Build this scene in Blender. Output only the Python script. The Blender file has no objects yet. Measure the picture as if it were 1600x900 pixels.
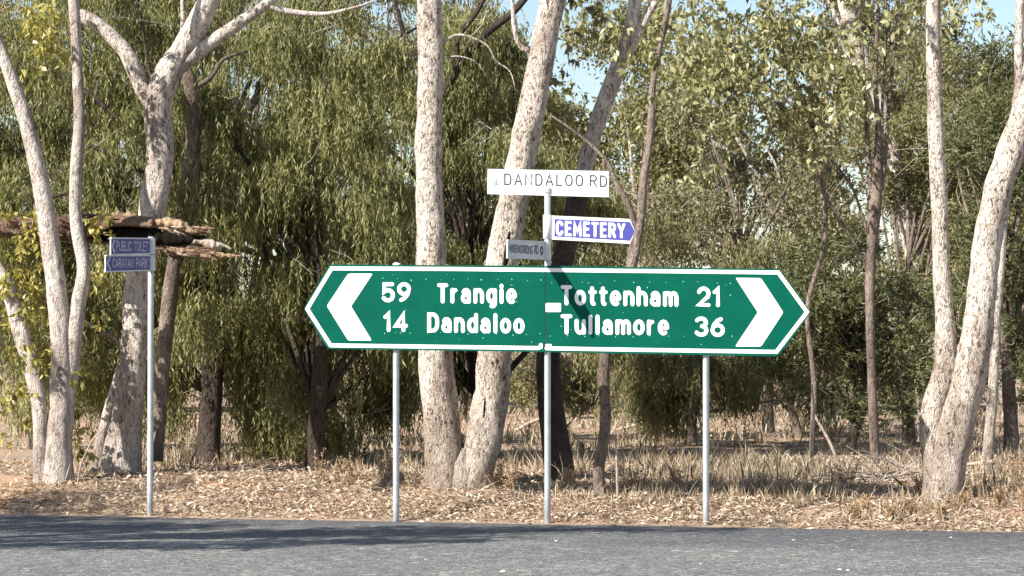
import bpy, math, random
import numpy as np
from mathutils import Vector

sc = bpy.context.scene
# ---------------------------------------------------------------- camera
CAM_H, F_PX, PITCH = 1.6, 4167.0, math.atan(101 / 4167.0)
cam_data = bpy.data.cameras.new('camera')
cam = bpy.data.objects.new('camera', cam_data)
sc.collection.objects.link(cam)
cam.location = (0, 0, CAM_H)
cam.rotation_euler = (math.radians(90) + PITCH, 0, 0)
cam_data.sensor_width = 36.0
cam_data.lens = 36.0 * F_PX / 1600.0
cam_data.clip_start = 0.1
cam_data.clip_end = 3000
sc.camera = cam
# ---------------------------------------------------------------- light
SUN_D = Vector((0.827, 0.63, -0.746)).normalized()          # travel direction of the light
el = math.asin(-SUN_D.z)
world = bpy.data.worlds.new('World'); sc.world = world; world.use_nodes = True
wn = world.node_tree
bg = wn.nodes['Background']
sky = wn.nodes.new('ShaderNodeTexSky'); sky.sky_type = 'NISHITA'; sky.sun_disc = False
sky.sun_elevation = el
sky.sun_rotation = math.atan2(-SUN_D.x, -SUN_D.y)
sky.air_density = 1.0; sky.dust_density = 0.6; sky.ozone_density = 1.0
wn.links.new(sky.outputs[0], bg.inputs[0]); bg.inputs[1].default_value = 0.08
sun_data = bpy.data.lights.new('sun', 'SUN'); sun_data.energy = 5.0
sun_data.angle = math.radians(0.5); sun_data.color = (1.0, 0.955, 0.88)
sun = bpy.data.objects.new('sun', sun_data); sc.collection.objects.link(sun)
sun.location = (-20, -20, 20)
sun.rotation_euler = SUN_D.to_track_quat('-Z', 'Y').to_euler()
sc.view_settings.view_transform = 'Standard'; sc.view_settings.look = 'None'
sc.view_settings.gamma = 1.0; sc.view_settings.exposure = 1.05
sc.view_settings.use_curve_mapping = False
sc.render.engine = 'CYCLES'
sc.cycles.max_bounces = 6; sc.cycles.transparent_max_bounces = 6
sc.cycles.use_denoising = True

rng = np.random.default_rng(7)
random.seed(7)
col = sc.collection

# ---------------------------------------------------------------- helpers: pixels and ground
def ray(px, py):
    x = (px - 800) / F_PX; yc = (450 - py) / F_PX
    c, s = math.cos(PITCH), math.sin(PITCH)
    return np.array([x, c - yc * s, s + yc * c])
def P(px, py, Y):
    d = ray(px, py); k = Y / d[1]
    return np.array([0, 0, CAM_H]) + d * k
def plane_hit(px, py, o, n):
    d = ray(px, py); c = np.array([0, 0, CAM_H])
    return c + d * (np.dot(o - c, n) / np.dot(d, n))

def vnoise(p, seed=0):
    """value noise on an (n,3) array, about -1..1"""
    p = np.asarray(p, float)
    i = np.floor(p).astype(np.int64); f = p - i
    f = f * f * (3 - 2 * f)
    def h(ix, iy, iz):
        v = (ix * 374761393 + iy * 668265263 + iz * 2147483647 + seed * 1274126177) & 0xffffffff
        v = ((v ^ (v >> 13)) * 1274126177) & 0xffffffff
        return ((v ^ (v >> 16)) & 0xffff) / 32767.5 - 1
    r = 0
    for dx in (0, 1):
        for dy in (0, 1):
            for dz in (0, 1):
                w = (f[:, 0] if dx else 1 - f[:, 0]) * (f[:, 1] if dy else 1 - f[:, 1]) * (f[:, 2] if dz else 1 - f[:, 2])
                r = r + w * h(i[:, 0] + dx, i[:, 1] + dy, i[:, 2] + dz)
    return r

EDGE_O = np.array([0.32, 24.93]); EA = math.radians(15)
EU = np.array([math.cos(EA), -math.sin(EA)]); EV = np.array([math.sin(EA), math.cos(EA)])
def to_st(x, y):
    dx, dy = x - EDGE_O[0], y - EDGE_O[1]
    return dx * EU[0] + dy * EU[1], dx * EV[0] + dy * EV[1]
def to_xy(s, t):
    return EDGE_O[0] + s * EU[0] + t * EV[0], EDGE_O[1] + s * EU[1] + t * EV[1]
def sstep(a, b, x):
    k = np.clip((x - a) / (b - a), 0, 1); return k * k * (3 - 2 * k)
def ground_st(s, t):
    s = np.atleast_1d(np.asarray(s, float)); t = np.atleast_1d(np.asarray(t, float))
    z = 0.31 * sstep(-0.6, 2.6, t) - 0.03
    q = np.stack([s * 0.9, t * 0.9, np.zeros_like(s)], 1)
    q2 = np.stack([s * 3.1, t * 3.1, np.zeros_like(s)], 1)
    w = sstep(0.1, 0.8, t)
    z = z + w * (0.035 * vnoise(q, 3) + 0.018 * vnoise(q2, 4))
    z = z + 0.22 * sstep(8, 40, t) * (0.5 + vnoise(q * 0.06, 9))
    return z
def gz(x, y):
    s, t = to_st(x, y); return float(ground_st(s, t)[0])
def G(px, py):
    """where the sight line through a pixel meets the ground"""
    d = ray(px, py); c = np.array([0, 0, CAM_H])
    k = 18.0
    while k < 200:
        p = c + d * k
        if p[2] <= gz(p[0], p[1]): return p
        k += 0.03
    return c + d * 200

# ---------------------------------------------------------------- helpers: objects
def thing(name, label, cat, loc, group=None):
    o = bpy.data.objects.new(name, None); col.objects.link(o)
    o.empty_display_size = 0.2
    o.location = loc; o['label'] = label; o['category'] = cat
    if group: o['group'] = group
    return o
def tag(o, label, cat=None, group=None, kind=None):
    o['label'] = label
    if cat: o['category'] = cat
    if group: o['group'] = group
    if kind: o['kind'] = kind
    return o
def origin(o):
    p = np.zeros(3)
    while o is not None:
        p = p + np.array(o.location); o = o.parent
    return p
def link(name, me, mat, parent=None):
    o = bpy.data.objects.new(name, me); col.objects.link(o)
    if mat is not None: me.materials.append(mat)
    if parent is not None: o.parent = parent
    return o
class MB:
    """collects polygons in world coordinates"""
    def __init__(s): s.v = []; s.f = []; s.tint = []; s.n = 0
    def add(s, v, f, tint=0.5):
        v = np.asarray(v, float)
        s.v.append(v); s.f += [[i + s.n for i in q] for q in f]; s.tint += [tint] * len(f); s.n += len(v)
    def box(s, c, ax, ay, az, tint=0.5):
        c, ax, ay, az = map(lambda q: np.asarray(q, float), (c, ax, ay, az))
        v = [c + i * ax + j * ay + k * az for i in (-1, 1) for j in (-1, 1) for k in (-1, 1)]
        s.add(v, [(0, 1, 3, 2), (4, 6, 7, 5), (0, 4, 5, 1), (2, 3, 7, 6), (0, 2, 6, 4), (1, 5, 7, 3)], tint)
    def prism(s, poly, n, depth):
        poly = np.asarray(poly, float); n = np.asarray(n, float); m = len(poly)
        v = np.concatenate([poly, poly - n * depth])
        f = [list(range(m)), list(range(2 * m - 1, m - 1, -1))]
        f += [[i, i + m, (i + 1) % m + m, (i + 1) % m] for i in range(m)]
        s.add(v, f)
    def build(s, name, mat, parent=None, smooth=False, base=None):
        v = np.concatenate(s.v)
        o0 = origin(parent) if parent is not None else (np.asarray(base, float) if base is not None else np.zeros(3))
        me = bpy.data.meshes.new(name)
        me.from_pydata((v - o0).tolist(), [], s.f); me.update()
        a = me.attributes.new('tint', 'FLOAT', 'FACE'); a.data.foreach_set('value', s.tint)
        if smooth: me.polygons.foreach_set('use_smooth', [True] * len(me.polygons))
        o = link(name, me, mat, parent)
        if parent is None and base is not None: o.location = base
        return o

def quads_mesh(name, verts, tint, nv=4):
    """verts (n,nv,3) one polygon each"""
    n = len(verts)
    me = bpy.data.meshes.new(name)
    me.vertices.add(n * nv); me.vertices.foreach_set('co', verts.reshape(-1).astype(np.float32))
    me.loops.add(n * nv); me.loops.foreach_set('vertex_index', np.arange(n * nv, dtype=np.int32))
    me.polygons.add(n); me.polygons.foreach_set('loop_start', np.arange(0, n * nv, nv, dtype=np.int32))
    me.update(calc_edges=True)
    a = me.attributes.new('tint', 'FLOAT', 'FACE'); a.data.foreach_set('value', np.asarray(tint, np.float32))
    return me
def unit(a): return a / np.maximum(np.linalg.norm(a, axis=-1, keepdims=True), 1e-9)
def leaf_quads(b, d, L, W, curl=0.0):
    n = len(b)
    d = unit(d); r = rng.normal(size=(n, 3)); side = unit(np.cross(d, r)); nr = np.cross(side, d)
    L = L[:, None]; W = W[:, None]
    m = b + d * L * 0.42 + nr * L * curl
    return np.stack([b, m + side * W * .5, b + d * L, m - side * W * .5], 1)

def smooth_path(pts, n=8):
    pts = np.asarray(pts, float)
    if len(pts) < 3:
        k = np.linspace(0, 1, n + 1)[:, None]; return pts[0] * (1 - k) + pts[-1] * k
    e = np.concatenate([[2 * pts[0] - pts[1]], pts, [2 * pts[-1] - pts[-2]]]); out = []
    for i in range(1, len(e) - 2):
        for k in np.linspace(0, 1, n, endpoint=False):
            a, b, c, d = e[i - 1], e[i], e[i + 1], e[i + 2]
            out.append(.5 * (2 * b + (c - a) * k + (2 * a - 5 * b + 4 * c - d) * k * k + (3 * b - a - 3 * c + d) * k ** 3))
    out.append(e[-2]); return np.array(out)
def tube(mb, pts, rad, ns=10, n=6, rough=0.0, seed=0, freq=5.0, cap=True, tint=0.5):
    """pts (m,3), rad (m,) -> smoothed noisy tube"""
    q = smooth_path(np.concatenate([np.asarray(pts, float), np.asarray(rad, float)[:, None]], 1), n)
    p, r = q[:, :3], np.maximum(q[:, 3], 0.001)
    t = unit(np.gradient(p, axis=0))
    u = np.cross(t[0], [0.3, 1, 0.2]); u /= np.linalg.norm(u)
    ang = np.linspace(0, 2 * math.pi, ns, endpoint=False); V = []
    for i in range(len(p)):
        u = u - t[i] * np.dot(u, t[i]); u /= np.linalg.norm(u); w = np.cross(t[i], u)
        V.append(p[i] + r[i] * (np.cos(ang)[:, None] * u + np.sin(ang)[:, None] * w))
    V = np.concatenate(V)
    if rough > 0:
        cen = np.repeat(p, ns, 0); dr = V - cen; rr = np.repeat(r, ns)[:, None]
        f = V * np.array([freq, freq, freq * 0.55])
        nz = 0.55 * vnoise(f, seed) + 0.38 * vnoise(f * 2.6, seed + 1) + 0.35 * vnoise(V * np.array([1.3, 1.3, 1.0]), seed + 2)
        V = cen + dr * (1 + rough * nz[:, None])
    m = len(p); F = []
    for i in range(m - 1):
        for j in range(ns):
            a = i * ns + j; b = i * ns + (j + 1) % ns
            F.append((a, b, b + ns, a + ns))
    if cap:
        F.append(list(range(ns - 1, -1, -1))); F.append(list(range((m - 1) * ns, m * ns)))
    mb.add(V, F, tint)

# ---------------------------------------------------------------- materials
def new_mat(name):
    m = bpy.data.materials.new(name); m.use_nodes = True
    nt = m.node_tree; b = nt.nodes['Principled BSDF']; return m, nt, b
def N(nt, t, **kw):
    n = nt.nodes.new('ShaderNode' + t)
    for k, v in kw.items():
        if k in n.inputs: n.inputs[k].default_value = v
        else: setattr(n, k, v)
    return n
def ramp(nt, fac, stops):
    r = nt.nodes.new('ShaderNodeValToRGB'); e = r.color_ramp.elements
    while len(e) < len(stops): e.new(0.5)
    for q, (p, c) in zip(e, stops): q.position = p; q.color = (*c, 1)
    nt.links.new(fac, r.inputs[0]); return r.outputs[0]
def mapping(nt, scale):
    tc = nt.nodes.new('ShaderNodeTexCoord'); mp = nt.nodes.new('ShaderNodeMapping')
    mp.inputs['Scale'].default_value = scale
    nt.links.new(tc.outputs['Object'], mp.inputs[0]); return mp.outputs[0]
def mixc(nt, f, a, b, mode='MIX'):
    m = nt.nodes.new('ShaderNodeMix'); m.data_type = 'RGBA'; m.blend_type = mode
    for s, q in ((0, f), (6, a), (7, b)):
        if hasattr(q, 'links') or hasattr(q, 'is_output'): nt.links.new(q, m.inputs[s])
        elif s == 0: m.inputs[0].default_value = q
        else: m.inputs[s].default_value = (*q, 1)
    return m.outputs[2]
def plain(name, c, rough=0.5, metal=0.0, var=0.0, vs=6.0):
    m, nt, b = new_mat(name)
    b.inputs['Roughness'].default_value = rough; b.inputs['Metallic'].default_value = metal
    if var:
        n = N(nt, 'TexNoise', Scale=vs, Detail=5.0); nt.links.new(mapping(nt, (1, 1, 1)), n.inputs['Vector'])
        d = tuple(x * (1 - var) for x in c)
        nt.links.new(ramp(nt, n.outputs[0], [(0.35, d), (0.65, c)]), b.inputs['Base Color'])
    else: b.inputs['Base Color'].default_value = (*c, 1)
    return m
def bark(name, pale, mid, dark, vs=26.0, thresh=0.5, crack=0.5, butt=0.0):
    m, nt, b = new_mat(name); L = nt.links.new
    v = mapping(nt, (1, 1, 0.42))
    big = N(nt, 'TexNoise', Scale=2.6, Detail=7.0, Roughness=0.65); L(v, big.inputs['Vector'])
    flk = N(nt, 'TexNoise', Scale=vs, Detail=5.0, Roughness=0.62, Distortion=0.9); L(v, flk.inputs['Vector'])
    fin = N(nt, 'TexNoise', Scale=90.0, Detail=3.0); L(v, fin.inputs['Vector'])
    c1 = ramp(nt, big.outputs[0], [(thresh - 0.12, mid), (thresh + 0.08, pale)])
    c2 = ramp(nt, fin.outputs[0], [(0.33, (0.66, 0.62, 0.58)), (0.62, (1, 1, 1))])
    c = mixc(nt, 0.8, c1, c2, 'MULTIPLY')
    ck = ramp(nt, flk.outputs[0], [(0.35, (1, 1, 1)), (0.45, (0, 0, 0))])
    mk = ramp(nt, flk.outputs[0], [(0.42, (1, 1, 1)), (0.52, (0, 0, 0))])
    pat = ramp(nt, big.outputs[0], [(0.42, (crack,) * 3), (0.66, (crack * .45,) * 3)])
    c = mixc(nt, mixc(nt, 1.0, mk, pat, 'MULTIPLY'), c, tuple(x * .85 for x in mid))
    if butt:   # rough old bark kept round the butt of the trunk
        tc = nt.nodes.new('ShaderNodeTexCoord'); sx = nt.nodes.new('ShaderNodeSeparateXYZ'); L(tc.outputs['Object'], sx.inputs[0])
        ma = nt.nodes.new('ShaderNodeMath'); ma.operation = 'MULTIPLY_ADD'; L(big.outputs[0], ma.inputs[0]); ma.inputs[1].default_value = 2.6; L(sx.outputs['Z'], ma.inputs[2])
        dv = nt.nodes.new('ShaderNodeMath'); dv.operation = 'MULTIPLY'; L(ma.outputs[0], dv.inputs[0]); dv.inputs[1].default_value = .3
        c = mixc(nt, ramp(nt, dv.outputs[0], [(0.42, (butt,) * 3), (0.78, (0, 0, 0))]), c, tuple(x * .8 for x in mid))
    L(mixc(nt, mixc(nt, 1.0, ck, pat, 'MULTIPLY'), c, dark), b.inputs['Base Color'])
    b.inputs['Roughness'].default_value = 0.9
    b.inputs['Specular IOR Level'].default_value = 0.15
    hs = nt.nodes.new('ShaderNodeMath'); hs.operation = 'MULTIPLY_ADD'
    L(flk.outputs[0], hs.inputs[0]); hs.inputs[1].default_value = 1.7; L(fin.outputs[0], hs.inputs[2])
    bp = N(nt, 'Bump', Strength=0.9 * min(1, crack + .2), Distance=0.03); L(hs.outputs[0], bp.inputs['Height']); L(bp.outputs[0], b.inputs['Normal'])
    return m
def leafmat(name, stops, rough=0.45, trans=0.28, spec=0.4):
    m, nt, b = new_mat(name); L = nt.links.new
    a = nt.nodes.new('ShaderNodeAttribute'); a.attribute_name = 'tint'
    c = ramp(nt, a.outputs['Fac'], stops)
    L(c, b.inputs['Base Color']); b.inputs['Roughness'].default_value = rough
    b.inputs['Specular IOR Level'].default_value = spec
    t = nt.nodes.new('ShaderNodeBsdfTranslucent')
    L(mixc(nt, 1.0, c, (1.0, 1.0, 0.55), 'MULTIPLY'), t.inputs[0])
    mx = nt.nodes.new('ShaderNodeMixShader'); mx.inputs[0].default_value = trans
    L(b.outputs[0], mx.inputs[1]); L(t.outputs[0], mx.inputs[2])
    L(mx.outputs[0], nt.nodes['Material Output'].inputs[0]); return m

M = {}
M['pale_bark'] = bark('pale_bark', (0.80, 0.72, 0.645), (0.34, 0.275, 0.23), (0.055, 0.042, 0.036), 30, 0.47, 0.85, 0.6)
M['box_bark'] = bark('box_bark', (0.80, 0.72, 0.635), (0.34, 0.265, 0.21), (0.045, 0.032, 0.025), 38, 0.46, 1.0, 0.75)
M['smooth_bark'] = bark('smooth_bark', (0.74, 0.67, 0.61), (0.36, 0.295, 0.255), (0.10, 0.078, 0.066), 20, 0.50, 0.75, 0.5)
M['grey_bark'] = bark('grey_bark', (0.36, 0.29, 0.24), (0.17, 0.13, 0.11), (0.04, 0.03, 0.025), 28, 0.52, 0.8)
M['shaded_dark_bark'] = bark('shaded_dark_bark', (0.11, 0.085, 0.07), (0.055, 0.042, 0.035), (0.016, 0.012, 0.01), 26, 0.5, 0.8)  # dark bark made darker still, with shade put into its colour
M['dead_wood'] = bark('dead_wood', (0.55, 0.46, 0.39), (0.33, 0.26, 0.21), (0.1, 0.07, 0.05), 16, 0.45, 0.4)
M['torn_wood'] = bark('torn_wood', (0.50, 0.35, 0.22), (0.25, 0.16, 0.10), (0.05, 0.03, 0.02), 20, 0.48, 0.6)
M['log_bark'] = bark('log_bark', (0.30, 0.20, 0.14), (0.15, 0.09, 0.06), (0.03, 0.02, 0.015), 18, 0.5, 0.8)
M['hollow'] = plain('hollow', (0.014, 0.011, 0.009), 1.0)  # near-black colour stands in for the shade inside hollows
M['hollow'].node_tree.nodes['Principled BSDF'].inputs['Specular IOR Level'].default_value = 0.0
M['wilga'] = leafmat('wilga_leaf', [(0, (0.07, 0.074, 0.03)), (0.45, (0.215, 0.215, 0.084)), (0.8, (0.375, 0.36, 0.16)), (1, (0.50, 0.465, 0.24))], .55, .38)
M['euc'] = leafmat('box_leaf', [(0, (0.10, 0.10, 0.038)), (0.5, (0.20, 0.19, 0.08)), (0.85, (0.31, 0.285, 0.135)), (1, (0.48, 0.43, 0.26))], .5, .3, .4)
M['yellow'] = leafmat('yellow_leaf', [(0, (0.16, 0.15, 0.035)), (0.5, (0.36, 0.32, 0.085)), (1, (0.58, 0.51, 0.2))], .38, .3, .5)
M['glint'] = leafmat('glossy_sunlit_box_leaf', [(0, (0.13, 0.13, 0.05)), (0.45, (0.27, 0.26, 0.12)), (0.8, (0.42, 0.395, 0.21)), (1, (0.60, 0.56, 0.38))], .4, .3, .5)  # lighter copy of the box leaf, sunlit brightness put into its colour
M['pine'] = leafmat('cypress_leaf', [(0, (0.055, 0.066, 0.027)), (0.5, (0.132, 0.142, 0.058)), (1, (0.24, 0.24, 0.11))], .6, .3)
M['olive'] = leafmat('olive_leaf', [(0, (0.11, 0.105, 0.045)), (0.5, (0.22, 0.205, 0.09)), (1, (0.36, 0.32, 0.165))], .6, .33)
M['greyleaf'] = leafmat('grey_leaf', [(0, (0.115, 0.11, 0.058)), (0.5, (0.21, 0.195, 0.105)), (1, (0.34, 0.30, 0.18))], .55, .3)
M['litter'] = leafmat('litter_leaf', [(0, (0.15, 0.095, 0.065)), (0.35, (0.34, 0.235, 0.16)), (0.7, (0.51, 0.40, 0.295)), (1, (0.70, 0.62, 0.51))], .7, .1, .2)
M['straw'] = leafmat('straw', [(0, (0.22, 0.155, 0.10)), (0.5, (0.40, 0.315, 0.22)), (1, (0.60, 0.52, 0.41))], .7, .2, .2)
M['rust'] = leafmat('rust_weed', [(0, (0.19, 0.11, 0.06)), (0.5, (0.36, 0.235, 0.135)), (1, (0.52, 0.39, 0.25))], .8, .15, .1)
M['galv'] = plain('galvanised_steel', (0.50, 0.53, 0.54), 0.5, 0.45, 0.18, 14)
M['alu'] = plain('aluminium', (0.62, 0.63, 0.65), 0.45, 0.35, 0.1, 20)
M['sgreen'] = plain('sign_green', (0.0, 0.086, 0.056), 0.55, 0, 0.16, 5)
M['sgreen'].node_tree.nodes['Principled BSDF'].inputs['Specular IOR Level'].default_value = 0.06
M['sgreen_dk'] = plain('sign_edge_green', (0.0, 0.085, 0.06), 0.5)
M['swhite'] = plain('sign_white', (0.86, 0.87, 0.86), 0.45, 0, 0.05, 5)
M['rivet'] = plain('rivet_green', (0.30, 0.62, 0.45), 0.4)
M['sblue'] = plain('sign_purple_blue', (0.05, 0.05, 0.285), 0.5, 0, 0.12, 6)
M['snavy'] = plain('sign_navy', (0.07, 0.078, 0.30), 0.5, 0, 0.15, 8)
M['sgrey'] = plain('sign_shaded_white', (0.62, 0.64, 0.66), 0.55, 0, 0.12, 8)  # white sheet greyed, the shade on the turned-away blades is in the colour
M['ink'] = plain('lettering_black', (0.05, 0.05, 0.055), 0.6)
M['inkdk'] = plain('lettering_grey', (0.06, 0.065, 0.08), 0.6)
M['slet'] = plain('lettering_shaded_white', (0.62, 0.60, 0.66), 0.6)  # white letters greyed to carry the shade of the blade face
M['logo'] = plain('emblem_green', (0.05, 0.22, 0.10), 0.6)
M['stone'] = plain('pebble', (0.62, 0.56, 0.46), 0.8, 0, 0.3, 40)

def ground_mat():
    m, nt, b = new_mat('earth'); L = nt.links.new
    v = mapping(nt, (1, 1, 1))
    n1 = N(nt, 'TexNoise', Scale=0.7, Detail=7.0, Roughness=.6); L(v, n1.inputs['Vector'])
    n2 = N(nt, 'TexNoise', Scale=22.0, Detail=6.0, Roughness=.7); L(v, n2.inputs['Vector'])
    c1 = ramp(nt, n1.outputs[0], [(0.38, (0.37, 0.29, 0.22)), (0.54, (0.45, 0.34, 0.25)), (0.7, (0.50, 0.31, 0.19))])
    c2 = ramp(nt, n2.outputs[0], [(0.3, (0.55, 0.5, 0.46)), (0.6, (1.05, 1.0, 0.98))])
    L(mixc(nt, 0.9, c1, c2, 'MULTIPLY'), b.inputs['Base Color'])
    b.inputs['Roughness'].default_value = 0.95; b.inputs['Specular IOR Level'].default_value = 0.1
    bp = N(nt, 'Bump', Strength=0.7, Distance=0.04); L(n2.outputs[0], bp.inputs['Height']); L(bp.outputs[0], b.inputs['Normal'])
    return m
def road_mat():
    m, nt, b = new_mat('chip_seal'); L = nt.links.new
    v = mapping(nt, (1, 1, 1))
    vo = N(nt, 'TexVoronoi', Scale=70.0); L(v, vo.inputs['Vector'])
    vo2 = N(nt, 'TexVoronoi', Scale=15.0); L(v, vo2.inputs['Vector'])
    n1 = N(nt, 'TexNoise', Scale=0.55, Detail=5.0, Roughness=.6); L(v, n1.inputs['Vector'])
    n2 = N(nt, 'TexNoise', Scale=7.0, Detail=7.0, Roughness=.8); L(v, n2.inputs['Vector'])
    sep = nt.nodes.new('ShaderNodeSeparateColor'); L(vo.outputs['Color'], sep.inputs[0])
    sp2 = nt.nodes.new('ShaderNodeSeparateColor'); L(vo2.outputs['Color'], sp2.inputs[0])
    c1 = ramp(nt, sep.outputs[0], [(0.0, (0.09, 0.09, 0.095)), (0.5, (0.19, 0.188, 0.185)), (0.88, (0.31, 0.30, 0.285)), (1.0, (0.52, 0.50, 0.46))])
    c2 = ramp(nt, n1.outputs[0], [(0.35, (0.82, 0.83, 0.86)), (0.65, (1.08, 1.07, 1.04))])
    c3 = ramp(nt, n2.outputs[0], [(0.3, (0.72, 0.72, 0.73)), (0.68, (1.1, 1.1, 1.1))])
    c4 = ramp(nt, sp2.outputs[1], [(0.0, (0.8, 0.8, 0.8)), (0.85, (1.05, 1.05, 1.05)), (1.0, (1.5, 1.48, 1.42))])
    # traffic-polished lanes are paler than the fresher seal along the edge
    dt = nt.nodes.new('ShaderNodeVectorMath'); dt.operation = 'DOT_PRODUCT'; L(v, dt.inputs[0]); dt.inputs[1].default_value = (EV[0], EV[1], 0)
    ma = nt.nodes.new('ShaderNodeMath'); ma.operation = 'MULTIPLY_ADD'; L(dt.outputs['Value'], ma.inputs[0]); ma.inputs[1].default_value = -0.2; ma.inputs[2].default_value = 0.2 * float(np.dot(EDGE_O, EV))
    mb_ = nt.nodes.new('ShaderNodeMath'); mb_.operation = 'MULTIPLY_ADD'; L(n1.outputs[0], mb_.inputs[0]); mb_.inputs[1].default_value = 0.3; L(ma.outputs[0], mb_.inputs[2])
    c5 = ramp(nt, mb_.outputs[0], [(0.2, (0.58, 0.59, 0.625)), (0.5, (0.70, 0.71, 0.73)), (0.85, (0.98, 0.98, 0.965))])
    c = mixc(nt, 1.0, mixc(nt, 1.0, c1, c2, 'MULTIPLY'), c3, 'MULTIPLY')
    L(mixc(nt, 1.0, mixc(nt, 1.0, c, c4, 'MULTIPLY'), c5, 'MULTIPLY'), b.inputs['Base Color'])
    b.inputs['Roughness'].default_value = 0.85; b.inputs['Specular IOR Level'].default_value = 0.2
    bp = N(nt, 'Bump', Strength=0.7, Distance=0.012); L(vo.outputs['Distance'], bp.inputs['Height']); L(bp.outputs[0], b.inputs['Normal'])
    return m
M['earth'] = ground_mat(); M['road'] = road_mat()

# ---------------------------------------------------------------- setting: ground and road
def grid(S, T, zf):
    s, t = np.meshgrid(S, T, indexing='ij'); x, y = to_xy(s, t)
    z = zf(s.ravel(), t.ravel())
    v = np.stack([x.ravel(), y.ravel(), z], 1); nS, nT = len(S), len(T)
    f = [(i * nT + j, (i + 1) * nT + j, (i + 1) * nT + j + 1, i * nT + j + 1) for i in range(nS - 1) for j in range(nT - 1)]
    return v, f
S = np.concatenate([[-900, -400, -200, -100, -60, -40, -30, -22, -16, -12, -9], np.arange(-7, 7.01, 0.1), [9, 12, 16, 22, 30, 40, 60, 100, 200, 400, 900]])
T = np.concatenate([[-900, -300, -100, -50, -30, -20, -12, -8, -4, -1], np.arange(-0.4, 6.01, 0.1), np.arange(6.5, 20, 0.7), [22, 25, 30, 36, 44, 55, 70, 100, 160, 300, 600, 1200]])
v, f = grid(S, T, ground_st)
mb = MB(); mb.add(v, f)
o = mb.build('ground', M['earth'], smooth=True); o['kind'] = 'structure'
tag(o, 'red brown earth verge rising behind the road', kind='structure')
# carriageway with a ragged far edge; the side road the camera stands on
Ss = np.concatenate([[-300, -120, -60, -30, -15, -9], np.arange(-7, 7.01, 0.06), [9, 15, 30, 60, 120, 300]])
edge = 0.035 * vnoise(np.stack([Ss * 2.2, Ss * 0, Ss * 0], 1), 21) + 0.02 * vnoise(np.stack([Ss * 7, Ss * 0, Ss * 0], 1), 22)
mb = MB(); V = []; F = []
for i, s_ in enumerate(Ss):
    for t_, z_ in ((edge[i] + 0.012, -0.03), (edge[i], 0.0), (-0.6, 0.006), (-3.5, 0.02), (-7.0, 0.0), (-7.4, -0.03)):
        x, y = to_xy(s_, t_); V.append((x, y, z_))
for i in range(len(Ss) - 1):
    for j in range(5):
        a = i * 6 + j; F.append((a, a + 1, a + 7, a + 6))
mb.add(V, F)
o = mb.build('road', M['road'], smooth=False); tag(o, 'grey chip sealed road with a ragged earth edge', kind='structure')
mb = MB(); V = []
for s_, t_ in ((-4.5, -7.41), (5.0, -7.41), (5.0, -60), (-4.5, -60)):
    x, y = to_xy(s_, t_); V.append((x, y, -0.004))
mb.add(V, [(0, 1, 2, 3)])
o = mb.build('side_road', M['road']); tag(o, 'grey sealed side road meeting the main road', kind='structure')

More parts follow.
